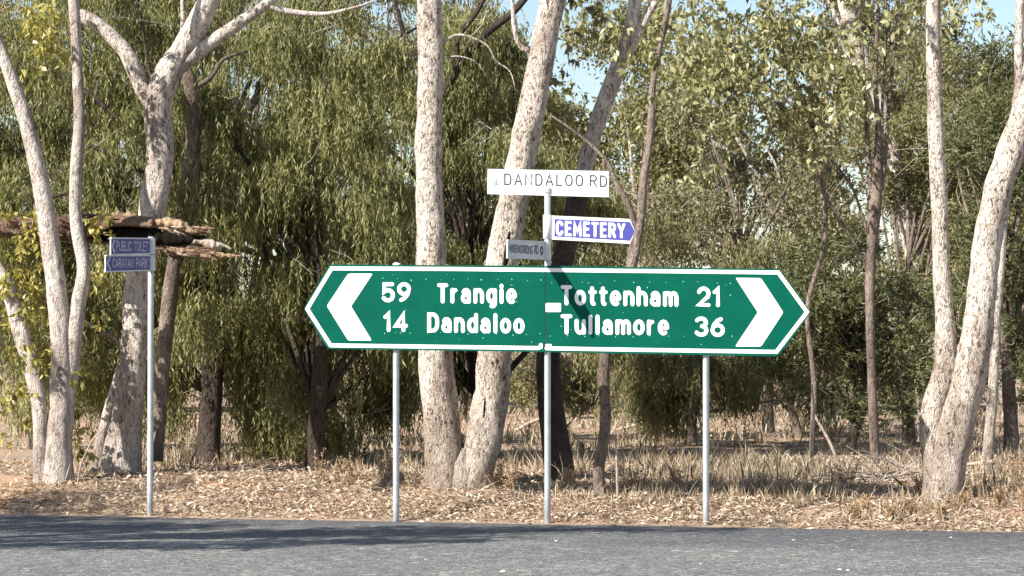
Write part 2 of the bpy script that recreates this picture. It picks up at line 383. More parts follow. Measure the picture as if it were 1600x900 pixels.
# ---------------------------------------------------------------- stroke lettering
def arc(cx, cy, rx, ry, a0, a1, n=9):
    a = np.radians(np.linspace(a0, a1, n)); return [(cx + rx * math.cos(q), cy + ry * math.sin(q)) for q in a]
X = 0.72
GL = {   # unit box strokes, relative width
 'A': (.92, [[(0, 0), (.5, 1), (1, 0)], [(.2, .33), (.8, .33)]]),
 'B': (.78, [[(0, .5), (.6, .5)] + arc(.62, .25, .38, .25, 90, -90) + [(0, 0), (0, 1), (.58, 1)] + arc(.58, .75, .36, .25, 90, -90)]),
 'C': (.8, [arc(.5, .68, .5, .32, 20, 180) + arc(.5, .32, .5, .32, 180, 340)]),
 'D': (.82, [[(.4, 0), (0, 0), (0, 1), (.4, 1)] + arc(.45, .62, .55, .38, 90, 0, 6) + arc(.45, .38, .55, .38, 0, -90, 6)]),
 'E': (.68, [[(1, 1), (0, 1), (0, 0), (1, 0)], [(0, .52), (.85, .52)]]),
 'G': (.82, [arc(.5, .68, .5, .32, 25, 180) + arc(.5, .32, .5, .32, 180, 360) + [(1, .45), (.6, .45)]]),
 'I': (.12, [[(.5, 0), (.5, 1)]]),
 'K': (.8, [[(0, 0), (0, 1)], [(1, 1), (.05, .4)], [(.33, .58), (1, 0)]]),
 'L': (.66, [[(0, 1), (0, 0), (1, 0)]]),
 'M': (.95, [[(0, 0), (0, 1), (.5, .3), (1, 1), (1, 0)]]),
 'N': (.84, [[(0, 0), (0, 1), (1, 0), (1, 1)]]),
 'O': (.86, [arc(.5, .62, .5, .38, 0, 180, 10) + arc(.5, .38, .5, .38, 180, 360, 10) + [(1, .62)]]),
 'P': (.76, [[(0, 0), (0, 1), (.6, 1)] + arc(.62, .73, .38, .27, 90, -90) + [(0, .46)]]),
 'R': (.8, [[(0, 0), (0, 1), (.6, 1)] + arc(.62, .75, .38, .25, 90, -90) + [(0, .5)], [(.5, .5), (1, 0)]]),
 'T': (.76, [[(0, 1), (1, 1)], [(.5, 1), (.5, 0)]]),
 'U': (.82, [[(0, 1), (0, .33)] + arc(.5, .33, .5, .33, 180, 360) + [(1, 1)]]),
 'V': (.86, [[(0, 1), (.5, 0), (1, 1)]]),
 'W': (1.1, [[(0, 1), (.25, 0), (.5, .75), (.75, 0), (1, 1)]]),
 'Y': (.84, [[(0, 1), (.5, .45), (1, 1)], [(.5, .47), (.5, 0)]]),
 '1': (.34, [[(0, .8), (.25, .84), (.75, 1), (.75, 0)]]),
 '2': (.74, [arc(.5, .7, .5, .3, 165, 0) + [(.92, .5), (0, 0), (1, 0)]]),
 '3': (.74, [arc(.48, .76, .48, .24, 150, -80), arc(.48, .27, .52, .27, 80, -150)]),
 '4': (.8, [[(.74, 0), (.74, 1), (0, .27), (1, .27)]]),
 '5': (.74, [[(.92, 1), (.12, 1), (.06, .52)] + arc(.48, .32, .52, .32, 125, -150)]),
 '6': (.76, [[(.8, .97), (.45, .86), (.14, .62), (0, .34)] + arc(.5, .3, .5, .3, 180, 525, 18)]),
 '9': (.76, [[(.2, .03), (.55, .14), (.86, .38), (1, .66)] + arc(.5, .7, .5, .3, 0, 345, 18)]),
 'a': (.68, [arc(.5, .47, .44, .25, 150, 0) + [(.94, 0)], arc(.47, .22, .47, .22, 20, 340, 14)]),
 'd': (.72, [[(1, 0), (1, 1)], arc(.5, X / 2, .5, X / 2, 20, 340, 14)]),
 'e': (.72, [[(.05, .34), (.97, .34)] + arc(.5, X / 2, .5, X / 2, 0, 300, 14)]),
 'g': (.72, [[(1, X)] + [(1, -.08)] + arc(.62, -.08, .38, .19, 0, -110, 6), arc(.5, X / 2, .5, X / 2, 20, 340, 14)]),
 'h': (.70, [[(0, 0), (0, 1)], arc(.5, .4, .5, .32, 180, 0) + [(1, 0)]]),
 'i': (.1, [[(.5, 0), (.5, X)], [(.5, .93), (.5, 1.0)]]),
 'l': (.1, [[(.5, 0), (.5, 1)]]),
 'm': (1.12, [[(0, 0), (0, X)], arc(.25, .44, .25, .28, 180, 0) + [(.5, 0)], arc(.75, .44, .25, .28, 180, 0) + [(1, 0)]]),
 'n': (.70, [[(0, 0), (0, X)], arc(.5, .4, .5, .32, 180, 0) + [(1, 0)]]),
 'o': (.74, [arc(.5, X / 2, .5, X / 2, 0, 360, 18)]),
 'r': (.46, [[(0, 0), (0, X)], arc(.62, .34, .62, .36, 180, 80, 6)]),
 't': (.46, [[(.4, .95), (.4, .2)] + arc(.72, .2, .32, .2, 180, 280, 5), [(0, X), (1, X)]]),
 'u': (.70, [[(1, 0), (1, X)], [(0, X), (0, .3)] + arc(.5, .3, .5, .3, 180, 360)]),
}
def ribbon(poly, w):
    """polyline -> strip polygons with round ends (2-d)"""
    p = np.array(poly, float); q = [p[0]]
    for a in p[1:]:
        if np.linalg.norm(a - q[-1]) > 1e-4 * w: q.append(a)
    p = np.array(q); m = len(p)
    closed = np.linalg.norm(p[0] - p[-1]) < 0.05 * w and m > 4
    if closed: p = p[:-1]; m -= 1
    L = []; R = []
    for i in range(m):
        a = p[i - 1] if (i > 0 or closed) else None; b = p[(i + 1) % m] if (i < m - 1 or closed) else None
        d1 = (p[i] - a) / np.linalg.norm(p[i] - a) if a is not None else None
        d2 = (b - p[i]) / np.linalg.norm(b - p[i]) if b is not None else None
        if d1 is None: d1 = d2
        if d2 is None: d2 = d1
        n1 = np.array([-d1[1], d1[0]]); n2 = np.array([-d2[1], d2[0]])
        k = n1 + n2; ln = np.linalg.norm(k); k = k / ln if ln > 1e-6 else n1
        sc_ = min(1.0 / max(np.dot(k, n1), 0.35), 2.0)
        L.append(p[i] + k * sc_ * w / 2); R.append(p[i] - k * sc_ * w / 2)
    polys = [[L[i], R[i], R[(i + 1) % m], L[(i + 1) % m]] for i in range(m if closed else m - 1)]
    if not closed:
        for e, c, d in ((0, p[0], p[0] - p[1]), (1, p[-1], p[-1] - p[-2])):
            d = d / np.linalg.norm(d); a0 = math.atan2(d[1], d[0])
            polys.append([c + w / 2 * np.array([math.cos(a0 + q), math.sin(a0 + q)]) * (1, 1) for q in np.linspace(-math.pi / 2, math.pi / 2, 6)])
    return polys
def lettering(name, word, x0, x1, yb0, yb1, cap, w, gap, proj, mat, parent, sq=None):
    """word drawn in photograph pixels, baseline from (x0,yb0) to (x1,yb1), each point put on the sign's plane by proj(px,py,lift)
    w: stroke weight in px vertically, sq: horizontal squeeze of the sign (text drawn wide, then compressed)"""
    nat = []
    for ch in word: nat.append(0.45 if ch == ' ' else GL[ch][0])
    k_fixed = w * sum(1 for c in word if c != ' ') + gap * cap * (len(word) - 1)
    sq = sq or 1.0
    W = (x1 - x0) / sq
    kx = (W - k_fixed) / (sum(nat) * cap)
    x = 0.0; lift = 0
    for ch, wd in zip(word, nat):
        if ch == ' ': x += wd * cap * kx + gap * cap; continue
        gw = wd * cap * kx; mb = MB()
        for st in GL[ch][1]:
            lift = (lift + 1) % 4
            pts = [(x + w / 2 + a * gw, w / 2 + b * (cap - w)) for a, b in st]
            if len(st) == 2 and st[0] == st[1]: continue
            for poly in ribbon(pts, w):
                V = []
                for (a, b) in poly:
                    fx = x0 + a * sq; tt = (fx - x0) / max(x1 - x0, 1e-6)
                    V.append(proj(fx, yb0 + (yb1 - yb0) * tt - b, 0.002 + 0.0004 * lift))
                mb.add(V, [list(range(len(V)))])
        x += gw + w + gap * cap
        mb.build(name, mat, parent)

# ---------------------------------------------------------------- direction sign
SA = math.radians(12.6)
SU = np.array([math.cos(SA), -math.sin(SA), 0]); SN = np.array([-math.sin(SA), -math.cos(SA), 0])
C0 = np.array([0.325, 25.0, 0.0])                       # centre post
PR = 0.030                                              # post radius
face_o = C0 + SN * (PR + 0.030)
def projector(o_, n_):
    return lambda px, py, lift=0.0: plane_hit(px, py, o_ + n_ * lift, n_)
BP = projector(face_o, SN)
sign = thing('direction_sign', 'wide green two-way direction sign on three steel posts, small signs on its middle post', 'road sign', (C0[0], C0[1], 0))
def post_at(px, pytop, parent, r=PR, base=None, lean=0.0):
    if base is None:
        q = plane_hit(px, 700, C0, SN); base = np.array([q[0], q[1], 0])
    top = P(px, pytop, base[1])
    b = np.array([base[0], base[1], gz(base[0], base[1]) - 0.25])
    mb = MB(); tube(mb, [b, (b + top) / 2, top], [r] * 3, ns=20, n=3)
    return mb.build('post', M['galv'], parent, smooth=True), top
for px, top in ((619, 420), (855.5, 303), (1103, 424)):
    o_, tp = post_at(px, top, sign)
    if top > 400:
        mb = MB(); tp2 = P(px + 1, 411 if px < 800 else 417, tp[1])
        tube(mb, [tp - [0, 0, .03], tp2 + [0, 0, -.008], tp2], [PR + .008, PR + .008, PR * .55], ns=16, n=2)
        mb.build('post_cap', M['swhite'], sign, smooth=True)
LB = [(474.5, 482.5), (514, 413.3), (851.5, 415.3), (850.5, 550), (511, 545)]
RB = [(852.5, 415.3), (1218, 420.3), (1267, 487.5), (1216, 557), (852, 550)]
def rounded(poly, keep, r=7, n=5):
    out = []; m = len(poly)
    for i in range(m):
        p = np.array(poly[i], float)
        if i in keep: out.append(tuple(p)); continue
        a = np.array(poly[i - 1], float) - p; b = np.array(poly[(i + 1) % m], float) - p
        a = a / np.linalg.norm(a) * r + p; b = b / np.linalg.norm(b) * r + p
        for k in np.linspace(0, 1, n): out.append(tuple((1 - k) ** 2 * a + 2 * k * (1 - k) * p + k * k * b))
    return out
def poly_part(name, pxs, proj, lift, depth, mat, parent, n_):
    mb = MB(); pts = [proj(a, b, lift) for a, b in pxs]
    c = np.cross(pts[1] - pts[0], pts[2] - pts[0])
    mb.prism(pts, n_, depth); return mb.build(name, mat, parent)
def stroke_part(name, lines, w, proj, lift, mat, parent):
    mb = MB()
    for l in lines:
        for poly in ribbon(l, w):
            V = [proj(a, b, lift) for a, b in poly]; mb.add(V, [list(range(len(V)))])
    return mb.build(name, mat, parent)
def rail(pxa, pya, pxb, pyb, parent):
    a = plane_hit(pxa, pya, face_o - SN * 0.018, SN); b = plane_hit(pxb, pyb, face_o - SN * 0.018, SN)
    mb = MB(); mb.box((a + b) / 2, (b - a) / 2, SN * 0.0115, (0, 0, 0.02)); return mb.build('rail', M['alu'], parent)
def board(outline, keep, border, chev, words, label, rails):
    bd = poly_part('sign_board', rounded(outline, keep), BP, 0, 0.005, M['sgreen'], sign, SN)
    bd['label'] = label
    stroke_part('border', border, 6.0, BP, 0.0015, M['swhite'], bd)
    mb = MB(); V = [BP(a, b, 0.0015) for a, b in rounded(chev, (), 3, 4)]
    mb.add(V, [list(range(len(V)))]); mb.build('chevron', M['swhite'], bd)
    for wd, x0, x1, y0, y1 in words:
        lettering('letter', wd, x0, x1, y0, y1, 31.5, 6.0, 0.11, BP, M['swhite'], bd)
    for r_ in rails: rail(*r_, bd)
    return bd
b_l = [[(845, 539), (844.5, 542.6), (840, 543.8), (700, 542.0), (516.5, 539.6), (480, 482.5), (518, 419.3), (700, 420.2), (851, 421.8)]]
b_r = [[(853, 421.8), (1000, 423.4), (1216, 425.8), (1261, 487.5), (1213, 549.8), (1000, 546.6), (854, 544.2)]]
lb = board(LB, (2, 3), b_l, [(544, 427.5), (582.5, 427.5), (548.5, 478.5), (581, 532), (544, 532), (510.5, 478)],
           [('59', 596, 642, 472.5, 472.5), ('14', 599, 637.5, 518.5, 519), ('Trangie', 683, 807.5, 474, 475), ('Dandaloo', 667.5, 819.5, 519.5, 521.5)],
           'green board reading 59 Trangie 14 Dandaloo with an arrow head pointing left', [(520, 445, 848, 447.5), (520, 517, 846, 520)])
rb = board(RB, (0, 4), b_r, [(1149, 434), (1189, 434.5), (1224, 488), (1189, 541.5), (1148.5, 541.5), (1184, 488)],
           [('Tottenham', 876, 1060, 477, 479.5), ('21', 1089, 1126.5, 479, 480), ('Tullamore', 876, 1045.5, 522.5, 524), ('36', 1085, 1132.5, 526, 526.5)],
           'green board reading Tottenham 21 Tullamore 36 with an arrow head pointing right', [(856, 447.5, 1222, 451), (856, 520, 1222, 525)])
mb = MB(); V = [BP(a, b, 0.004) for a, b in rounded([(852.5, 473.5), (876.5, 473.5), (876.5, 487.5), (852.5, 487.5)], (), 2, 3)]
mb.add(V, [list(range(len(V)))]); mb.build('sticker', M['swhite'], rb)
mb = MB(); V = [BP(a, b, 0.004) for a, b in rounded([(852.3, 537.5), (862, 537.5), (862, 541.5), (852.3, 541.5)], (), 1.5, 3)]
mb.add(V, [list(range(len(V)))]); mb.build('border_corner', M['swhite'], rb)
# rivets and scars of the sheeting
def dots(px0, px1, yf, bd, seed, n_scar):
    r_ = np.random.default_rng(seed); mb = MB()
    xs = np.linspace(px0, px1, 12)
    L_ = [(x + r_.normal() * 2, yf(x) + q + r_.normal(), r_.uniform(.55, .95)) for x in xs for q in (-47, 37)]
    L_ += [(r_.uniform(px0, px1), yf(px0) + r_.uniform(-54, 52), r_.uniform(.3, .8)) for _ in range(n_scar)]
    for i, (x, y, r) in enumerate(L_):
        k = r_.uniform(.7, 1.5); a0 = r_.uniform(0, 3)
        V = [BP(x + r * math.cos(a + a0), y + r * k * math.sin(a + a0), 0.0042 + 0.0003 * (i % 5)) for a in np.linspace(0, 2 * math.pi, 7)[:-1]]
        mb.add(V, [list(range(6))])
    o_ = mb.build('rivet_and_scar_marks', M['rivet'], bd); o_['kind'] = 'stuff'
dots(600, 845, lambda x: 483 + (x - 600) * .006, lb, 5, 14)
dots(860, 1145, lambda x: 487 + (x - 860) * .008, rb, 6, 14)
# clamps round the posts behind the boards
for px in (619, 855.5, 1103):
    q = plane_hit(px, 700, C0, SN)
    for py in (447, 521):
        z = P(px, py, q[1])[2]; mb = MB()
        tube(mb, [(q[0], q[1], z - .02), (q[0], q[1], z + .02)], [PR + .006] * 2, ns=16, n=1); mb.build('clamp', M['alu'], sign)

# street name sign at the top of the post
def flat_sign(name, pxs, proj, n_, mat, parent, label, depth=0.012):
    o_ = poly_part(name, pxs, proj, 0, depth, mat, parent, n_); o_['label'] = label; return o_
DA = math.radians(6); DN = np.array([-math.sin(DA), -math.cos(DA), 0])
DP = projector(C0 + DN * 0.008, DN)
ds = flat_sign('street_name_sign', [(762, 264), (951.5, 267.5), (951, 308), (761.5, 303)], DP, DN, M['swhite'], sign, 'white street name sign lettered DANDALOO RD')
lettering('letter', 'DANDALOO', 787.5, 911, 289.5, 291.5, 18.8, 2.3, 0.22, DP, M['ink'], ds)
lettering('letter', 'RD', 921.5, 948.5, 291.5, 292.5, 18.4, 2.3, 0.24, DP, M['ink'], ds)
stroke_part('emblem', [[(775, 279), (775, 287)], [(771.6, 287.4), (778.2, 287.8)]], 1.8, DP, 0.002, M['logo'], ds)
mb = MB(); q = P(855.5, 300, C0[1]); tube(mb, [q, q + [0, 0, .035]], [PR + .007] * 2, ns=16, n=1); mb.build('cap_bracket', M['alu'], sign)
# cemetery sign
CA = math.radians(9); CN = np.array([-math.sin(CA), -math.cos(CA), 0])
CP = projector(C0 + CN * 0.006, CN)
cs = flat_sign('cemetery_sign', [(860.5, 336.8), (984, 342.3), (992, 361.5), (984, 380.8), (860, 374)], CP, CN, M['swhite'], sign, 'purple blue finger sign with white border lettered CEMETERY')
mb = MB(); V = [CP(a, b, 0.0015) for a, b in [(866.5, 342), (984.5, 346.8), (991.6, 361.5), (984.5, 376.3), (866, 369.5)]]
mb.add(V, [list(range(5))]); mb.build('panel', M['sblue'], cs)
lettering('letter', 'CEMETERY', 868.5, 977, 368, 372.5, 23.5, 4.2, 0.09, CP, M['swhite'], cs)
mb = MB(); q = P(855, 373, C0[1]); tube(mb, [q, P(855, 336, C0[1])], [PR + .009] * 2, ns=16, n=1); mb.build('bracket', M['swhite'], sign, smooth=True)

# finger blades seen from the side: an extruded I section standing out towards the road
def blade(parent, post, px_tip, tip_y, post_y, Lb, words, label, face, ink, chev=None, logo=None, name='finger_blade'):
    """px_tip: pixel column of the outer end; tip_y / post_y: (top, bottom) pixel rows at the outer end and at the post"""
    best = None
    for a in np.linspace(0, 0.9, 901):
        tx, ty = post[0] - Lb * math.sin(a), post[1] - Lb * math.cos(a)
        e = abs(800 + F_PX * tx / ty - px_tip)
        if best is None or e < best[0]: best = (e, a)
    a = best[1]; dr = np.array([-math.sin(a), -math.cos(a), 0]); n_ = np.array([math.cos(a), -math.sin(a), 0])
    tip = post + dr * Lb
    z = lambda py, Y: P(800, py, Y)[2]
    zt = np.array([z(tip_y[0], tip[1]), z(post_y[0], post[1])]); zb = np.array([z(tip_y[1], tip[1]), z(post_y[1], post[1])])
    st = post + dr * (PR + 0.01)
    A_ = np.array([tip[0], tip[1], zb[0]]); B_ = np.array([st[0], st[1], zb[1]]); Cc = np.array([st[0], st[1], zt[1]]); D_ = np.array([tip[0], tip[1], zt[0]])
    mb = MB(); mb.prism([q + n_ * .003 for q in (A_, B_, Cc, D_)], n_, 0.006)
    bl = mb.build(name, face, parent); bl['label'] = label
    for p0, p1 in ((A_, B_), (D_, Cc)):
        mb = MB(); up = np.array([0, 0, 0.007])
        mb.box((p0 + p1) / 2, (p1 - p0) / 2, n_ * 0.011, up); mb.build('flange', M['sgrey'], bl)
    mb = MB(); mb.box((A_ + D_) / 2 + dr * .004, dr * .003, n_ * .006, (D_ - A_) / 2); mb.build('end_cap', M['sgrey'], bl)
    c = (B_ + Cc) / 2
    mb = MB(); tube(mb, [(post[0], post[1], zb[1] - .005), (post[0], post[1], zt[1] + .005)], [PR + .012] * 2, ns=16, n=1); mb.build('bracket', M['alu'], bl, smooth=False)
    pr = projector(post + n_ * 0.003, n_)
    for wd, x0, x1, y0, y1, cap, w in words:
        lettering('letter', wd, x0, x1, y0, y1, cap, w, 0.12, pr, ink, bl, sq=(x1 - x0) / (len(wd) * cap * 0.86))
    if chev: stroke_part('arrow_mark', chev, 2.0, pr, 0.0022, ink, bl)
    if logo:
        mb = MB(); x, y, rx, ry = logo
        V = [pr(x + rx * math.cos(q), y + ry * math.sin(q), .002) for q in np.linspace(0, 2 * math.pi, 21)[:-1]]; mb.add(V, [list(range(20))]); mb.build('emblem', ink, bl)
        mb = MB(); V = [pr(x + .35 * rx * math.cos(q), y + .3 * ry * math.sin(q), .003) for q in np.linspace(0, 2 * math.pi, 13)[:-1]]; mb.add(V, [list(range(12))]); mb.build('emblem_centre', M['sgrey'], bl)
    return bl
blade(sign, C0, 792.5, (375.5, 402.5), (378.5, 405), .85,
      [('MINEMOORONG', 796, 832.5, 394.5, 397.5, 13.5, 2.2), ('RD', 835, 841.5, 397, 397.5, 14, 2.2)],
      'shade-greyed white finger blade lettered MINEMOORONG RD', M['sgrey'], M['inkdk'], logo=(846.5, 391.5, 2.6, 7.5))

# finger post by the left trees
q = G(234.5, 806); FP = np.array([q[0], q[1], 0.0])
fs = thing('finger_post', 'slim steel post with two navy finger blades lettered PUBLIC TOILET and CARAVAN PARK', 'sign post', (FP[0], FP[1], gz(FP[0], FP[1])))
post_at(236, 370, fs, base=FP)
blade(fs, FP, 172.5, (372, 398), (373, 396.5), 1.0, [('PUBLIC', 181.5, 205.5, 392, 392.5, 15.5, 2.0), ('TOILET', 209.5, 231.5, 392.5, 393, 15.5, 2.0)],
      'navy finger blade lettered PUBLIC TOILET', M['snavy'], M['slet'], chev=[[(179, 375.5), (175.5, 385), (179, 394)]])
blade(fs, FP, 164.5, (399.5, 424.5), (399.5, 422.5), 1.12, [('CARAVAN', 176, 208.5, 418.5, 418.5, 15, 2.0), ('PARK', 212.5, 231, 418.5, 418.5, 15, 2.0)],
      'navy finger blade lettered CARAVAN PARK', M['snavy'], M['slet'], chev=[[(172, 402), (168, 411.5), (172.5, 421)]])

# ---------------------------------------------------------------- foliage
def clump_leaves(c, r, style, dens=1.0):
    """c (n,3) clump centres, r (n,) radii -> leaf base, direction, length, width, tint"""
    n = len(c)
    if n == 0: return None
    if style == 'weep':
        S_, K = int(17 * dens), 13
        p0 = c[:, None, :] + rng.normal(size=(n, S_, 3)) * (r[:, None, None] * np.array([.5, .5, .3]))
        out = rng.normal(size=(n, S_, 3)) * np.array([1, 1, 0.15]); Ls = (r[:, None] * rng.uniform(.8, 2.6, (n, S_)))[..., None, None]
        s = ((np.arange(K) + rng.uniform(0, 1, (n, S_, K))) / K)[..., None]
        b = p0[:, :, None, :] + out[:, :, None, :] * .2 * Ls * s ** .6 + np.array([0, 0, -1.0]) * Ls * s ** 1.35
        d = np.array([0, 0, -1.0]) + rng.normal(size=b.shape) * .36
        sh = b.shape[:3]
        L = rng.uniform(.06, .115, sh); W = rng.uniform(.011, .02, sh)
    elif style == 'euc':
        S_, K = int(7 * dens), 7
        p0 = c[:, None, :] + rng.normal(size=(n, S_, 3)) * (r[:, None, None] * .5)
        out = rng.normal(size=(n, S_, 3)); Ls = (r[:, None] * rng.uniform(.6, 1.4, (n, S_)))[..., None, None]
        s = ((np.arange(K) + rng.uniform(0, 1, (n, S_, K))) / K)[..., None]
        b = p0[:, :, None, :] + out[:, :, None, :] * .5 * Ls * s + np.array([0, 0, -.5]) * Ls * s ** 1.5
        d = np.array([0, 0, -.8]) + rng.normal(size=b.shape) * .6
        sh = b.shape[:3]
        L = rng.uniform(.075, .125, sh); W = rng.uniform(.03, .056, sh)
    else:   # fine sprays
        S_, K = int(12 * dens), 11
        p0 = c[:, None, :] + rng.normal(size=(n, S_, 3)) * (r[:, None, None] * .42)
        out = rng.normal(size=(n, S_, 3)) + np.array([0, 0, .35]); Ls = (r[:, None] * rng.uniform(.5, 1.2, (n, S_)))[..., None, None]
        s = ((np.arange(K) + rng.uniform(0, 1, (n, S_, K))) / K)[..., None]
        b = p0[:, :, None, :] + out[:, :, None, :] * .5 * Ls * s + np.array([0, 0, -.25]) * Ls * s * s
        d = out[:, :, None, :] * .8 + rng.normal(size=b.shape) * .8
        sh = b.shape[:3]
        L = rng.uniform(.05, .095, sh); W = rng.uniform(.014, .028, sh)
    ct = (.12 * vnoise(c * 2.2, 77) + .1 * vnoise(c * .7, 78) + rng.uniform(-.1, .1, n))[:, None, None]
    tint = np.clip(rng.normal(.5, .17, sh) + ct, 0, 1)
    return b.reshape(-1, 3), d.reshape(-1, 3), L.ravel(), W.ravel(), tint.ravel()
def foliage(name, c, r, style, mat, parent, size=1.0, dens=1.0):
    b, d, L, W, t = clump_leaves(np.asarray(c, float), np.asarray(r, float), style, dens)
    keep = b[:, 2] > 0.42
    b, d, L, W, t = b[keep], d[keep], L[keep], W[keep], t[keep]
    V = leaf_quads(b, d, L * size, W * size, 0.06)
    me = quads_mesh(name, V - origin(parent), t)
    return link(name, me, mat, parent)
def shell(center, radii, n, lo=0.45, seed=0, lump=0.28, zmin=None, cut=-.3, pad=.42, per=12):
    """clump centres on leafy pads spread through the outer part of an uneven ellipsoid"""
    m = max(4, int(n / per))
    d = unit(rng.normal(size=(m, 3)))
    k = rng.uniform(lo ** 2, 1, m) ** .5
    k = k * (1 + lump * vnoise(d * 2.1 + seed * 3.7, seed) + .5 * lump * vnoise(d * 5.0 + seed, seed + 5))
    pc = np.asarray(center) + d * k[:, None] * np.asarray(radii)
    keep = vnoise(pc * 1.1, seed + 11) > cut; pc = pc[keep]; d = d[keep]; m = len(pc)
    pr = pad * rng.uniform(.55, 1.35, m)
    dd = unit(rng.normal(size=(m, per, 3)) + d[:, None, :] * .5 + np.array([0, 0, .75]))
    p = pc[:, None, :] + dd * (pr[:, None] * rng.uniform(.6, 1.05, (m, per)))[..., None] * np.array([1.15, 1.15, .75])
    p = p.reshape(-1, 3)
    if zmin is not None: p = p[p[:, 2] > zmin]
    return p
def limbs(mb, src, targets, r0, sag=0.25, ns=5):
    for q in targets:
        m = (src + q) / 2 + rng.normal(size=3) * .12 * np.linalg.norm(q - src) + np.array([0, 0, sag])
        tube(mb, [src, m, q], [r0, r0 * .55, .006], ns=ns, n=4)

def stem(mb, pts, Y, ns=20, rough=.11, seed=0, n=7, flare=1.0, dY=None, freq=7.0):
    """pts: (px, py, width px) from the base up, at distance Y (dY adds to it point by point)"""
    p = []; r = []
    for i, (a, b, w) in enumerate(pts):
        yy = Y + (dY[i] if dY else 0)
        p.append(P(a, b, yy)); r.append(w * yy / F_PX / 2)
    p = np.array(p); r = np.array(r)
    if flare:
        p = np.concatenate([[p[0] + (p[0] - p[1]) * 0.0 + [0, 0, -.25]], p]); r = np.concatenate([[r[0] * (1 + .25 * flare)], r])
    tube(mb, p, r, ns=ns, n=n, rough=rough, seed=seed, freq=freq)
    return p
def tree(label, cat, base, bark_, stems, Y=None, group=None, name='eucalypt_tree', rough=.14, ns=20, freq=7.0):
    root = thing(name, label, cat, tuple(base), group)
    mb = MB(); ends = []
    for i, sd in enumerate(stems):
        pts, fl = sd[0], sd[1]; dY = sd[2] if len(sd) > 2 else None
        p = stem(mb, pts, Y if Y else base[1], flare=fl, dY=dY, seed=i * 7 + int(abs(base[0]) * 10), rough=rough, ns=ns, freq=freq)
        ends.append(p[-1])
    mb.build('trunk', bark_, root, smooth=True)
    return root, ends
def px_clumps(lst, Y, jx=0.0):
    """lst of (px, py, n, spread_px_x, spread_px_y, r, dY)"""
    c = []; r = []
    for a, b, n, sx, sy, rr, sy2 in lst:
        for _ in range(n):
            yy = Y + random.gauss(0, sy2); c.append(P(a + random.gauss(0, sx), b + random.gauss(0, sy), yy)); r.append(rr * random.uniform(.7, 1.3))
    return np.array(c), np.array(r)

# A: three-stemmed pale tree at the left edge
bA = G(85, 757)
tA, e = tree('smooth cream three-stemmed tree with yellow leaves beside the torn hanging limb', 'tree', bA, M['smooth_bark'], [
    ([(90, 757, 52), (92, 690, 40), (97, 600, 36), (96, 540, 34), (90, 470, 32), (76, 360, 30), (58, 260, 27), (36, 175, 24), (8, 95, 20), (-30, 0, 17), (-70, -150, 12)], 1),
    ([(98, 757, 26), (104, 660, 22), (112, 580, 23), (122, 480, 24), (131, 420, 22), (119, 350, 20), (119, 270, 20), (124, 190, 18), (121, 110, 17), (117, 30, 18), (112, -70, 15), (105, -220, 10)], 1, [0, 0, 0, -.05, -.1, -.1, -.1, -.1, 0, 0, 0, 0]),
    ([(66, 750, 26), (62, 650, 24), (52, 585, 26), (36, 530, 26), (18, 470, 24), (0, 425, 20), (-40, 360, 17), (-90, 240, 10)], 1, [0, 0, .1, .1, .15, .15, .2, .2])], name='multi_stemmed_tree', rough=.13)
c, r = px_clumps([(45, 470, 14, 32, 40, .15, .15), (70, 560, 6, 30, 40, .12, .15), (20, 400, 7, 25, 20, .14, .15), (60, 40, 13, 40, 35, .17, .2), (140, 700, 3, 15, 20, .08, .1),
                  (20, 600, 6, 20, 30, .13, .2), (20, 345, 8, 30, 16, .13, .1), (145, 335, 4, 15, 12, .1, .1), (85, 640, 5, 25, 40, .1, .15), (85, 20, 8, 30, 30, .17, .2), (150, 480, 5, 20, 40, .12, .2), (-60, -160, 8, 60, 60, .3, .5), (110, -230, 7, 60, 50, .3, .5)], bA[1] + .25)
foliage('crown', c, r, 'euc', M['yellow'], tA, 0.95, .62)
# B: big pale forked tree
bB = G(190, 742)
tB, e = tree('tall pale forked tree with dappled trunk behind the navy finger post', 'tree', bB, M['pale_bark'], [
    ([(186, 745, 74), (192, 690, 56), (205, 600, 44), (212, 500, 43), (220, 420, 42), (238, 330, 44), (250, 240, 42), (246, 170, 42), (262, 118, 42), (290, 70, 36), (318, 20, 36), (350, -60, 30), (390, -200, 20)], 1),
    ([(240, 165, 28), (222, 135, 27), (198, 85, 25), (165, 48, 23), (135, 28, 22), (118, 22, 16)], 0, [0, 0, 0, 0, 0, .06]),
    ([(262, 112, 30), (288, 97, 26), (330, 66, 22), (380, 32, 20), (418, 5, 17), (470, -40, 13), (540, -120, 8)], 0),
    ([(418, 8, 9), (450, 18, 10), (505, 22, 7), (545, 14, 5), (585, 2, 3)], 0),
    ([(278, 100, 16), (284, 60, 8), (285, 10, 6), (283, -40, 4)], 0),
    ([(150, 740, 24), (160, 680, 18), (172, 630, 14), (188, 570, 10)], 1)], rough=.15, freq=6)
mb = MB()
stem(mb, [(272, 400, 20), (290, 290, 19), (302, 200, 20), (297, 130, 22), (283, 102, 16)], bB[1] + .45, flare=0, ns=14)
stem(mb, [(300, 140, 9), (330, 120, 8), (350, 92, 6), (388, 80, 3)], bB[1] + .45, flare=0, ns=8)
stem(mb, [(300, 130, 24), (300, 300, 22), (272, 420, 24), (255, 560, 24), (240, 720, 30)], bB[1] + .5, flare=0, ns=12)
mb.build('limb', M['grey_bark'], tB, smooth=True)
c, r = px_clumps([(400, -230, 12, 110, 60, .34, .8), (540, -180, 6, 60, 40, .3, .6)], bB[1])
foliage('crown', c, r, 'euc', M['euc'], tB, 1, .6)
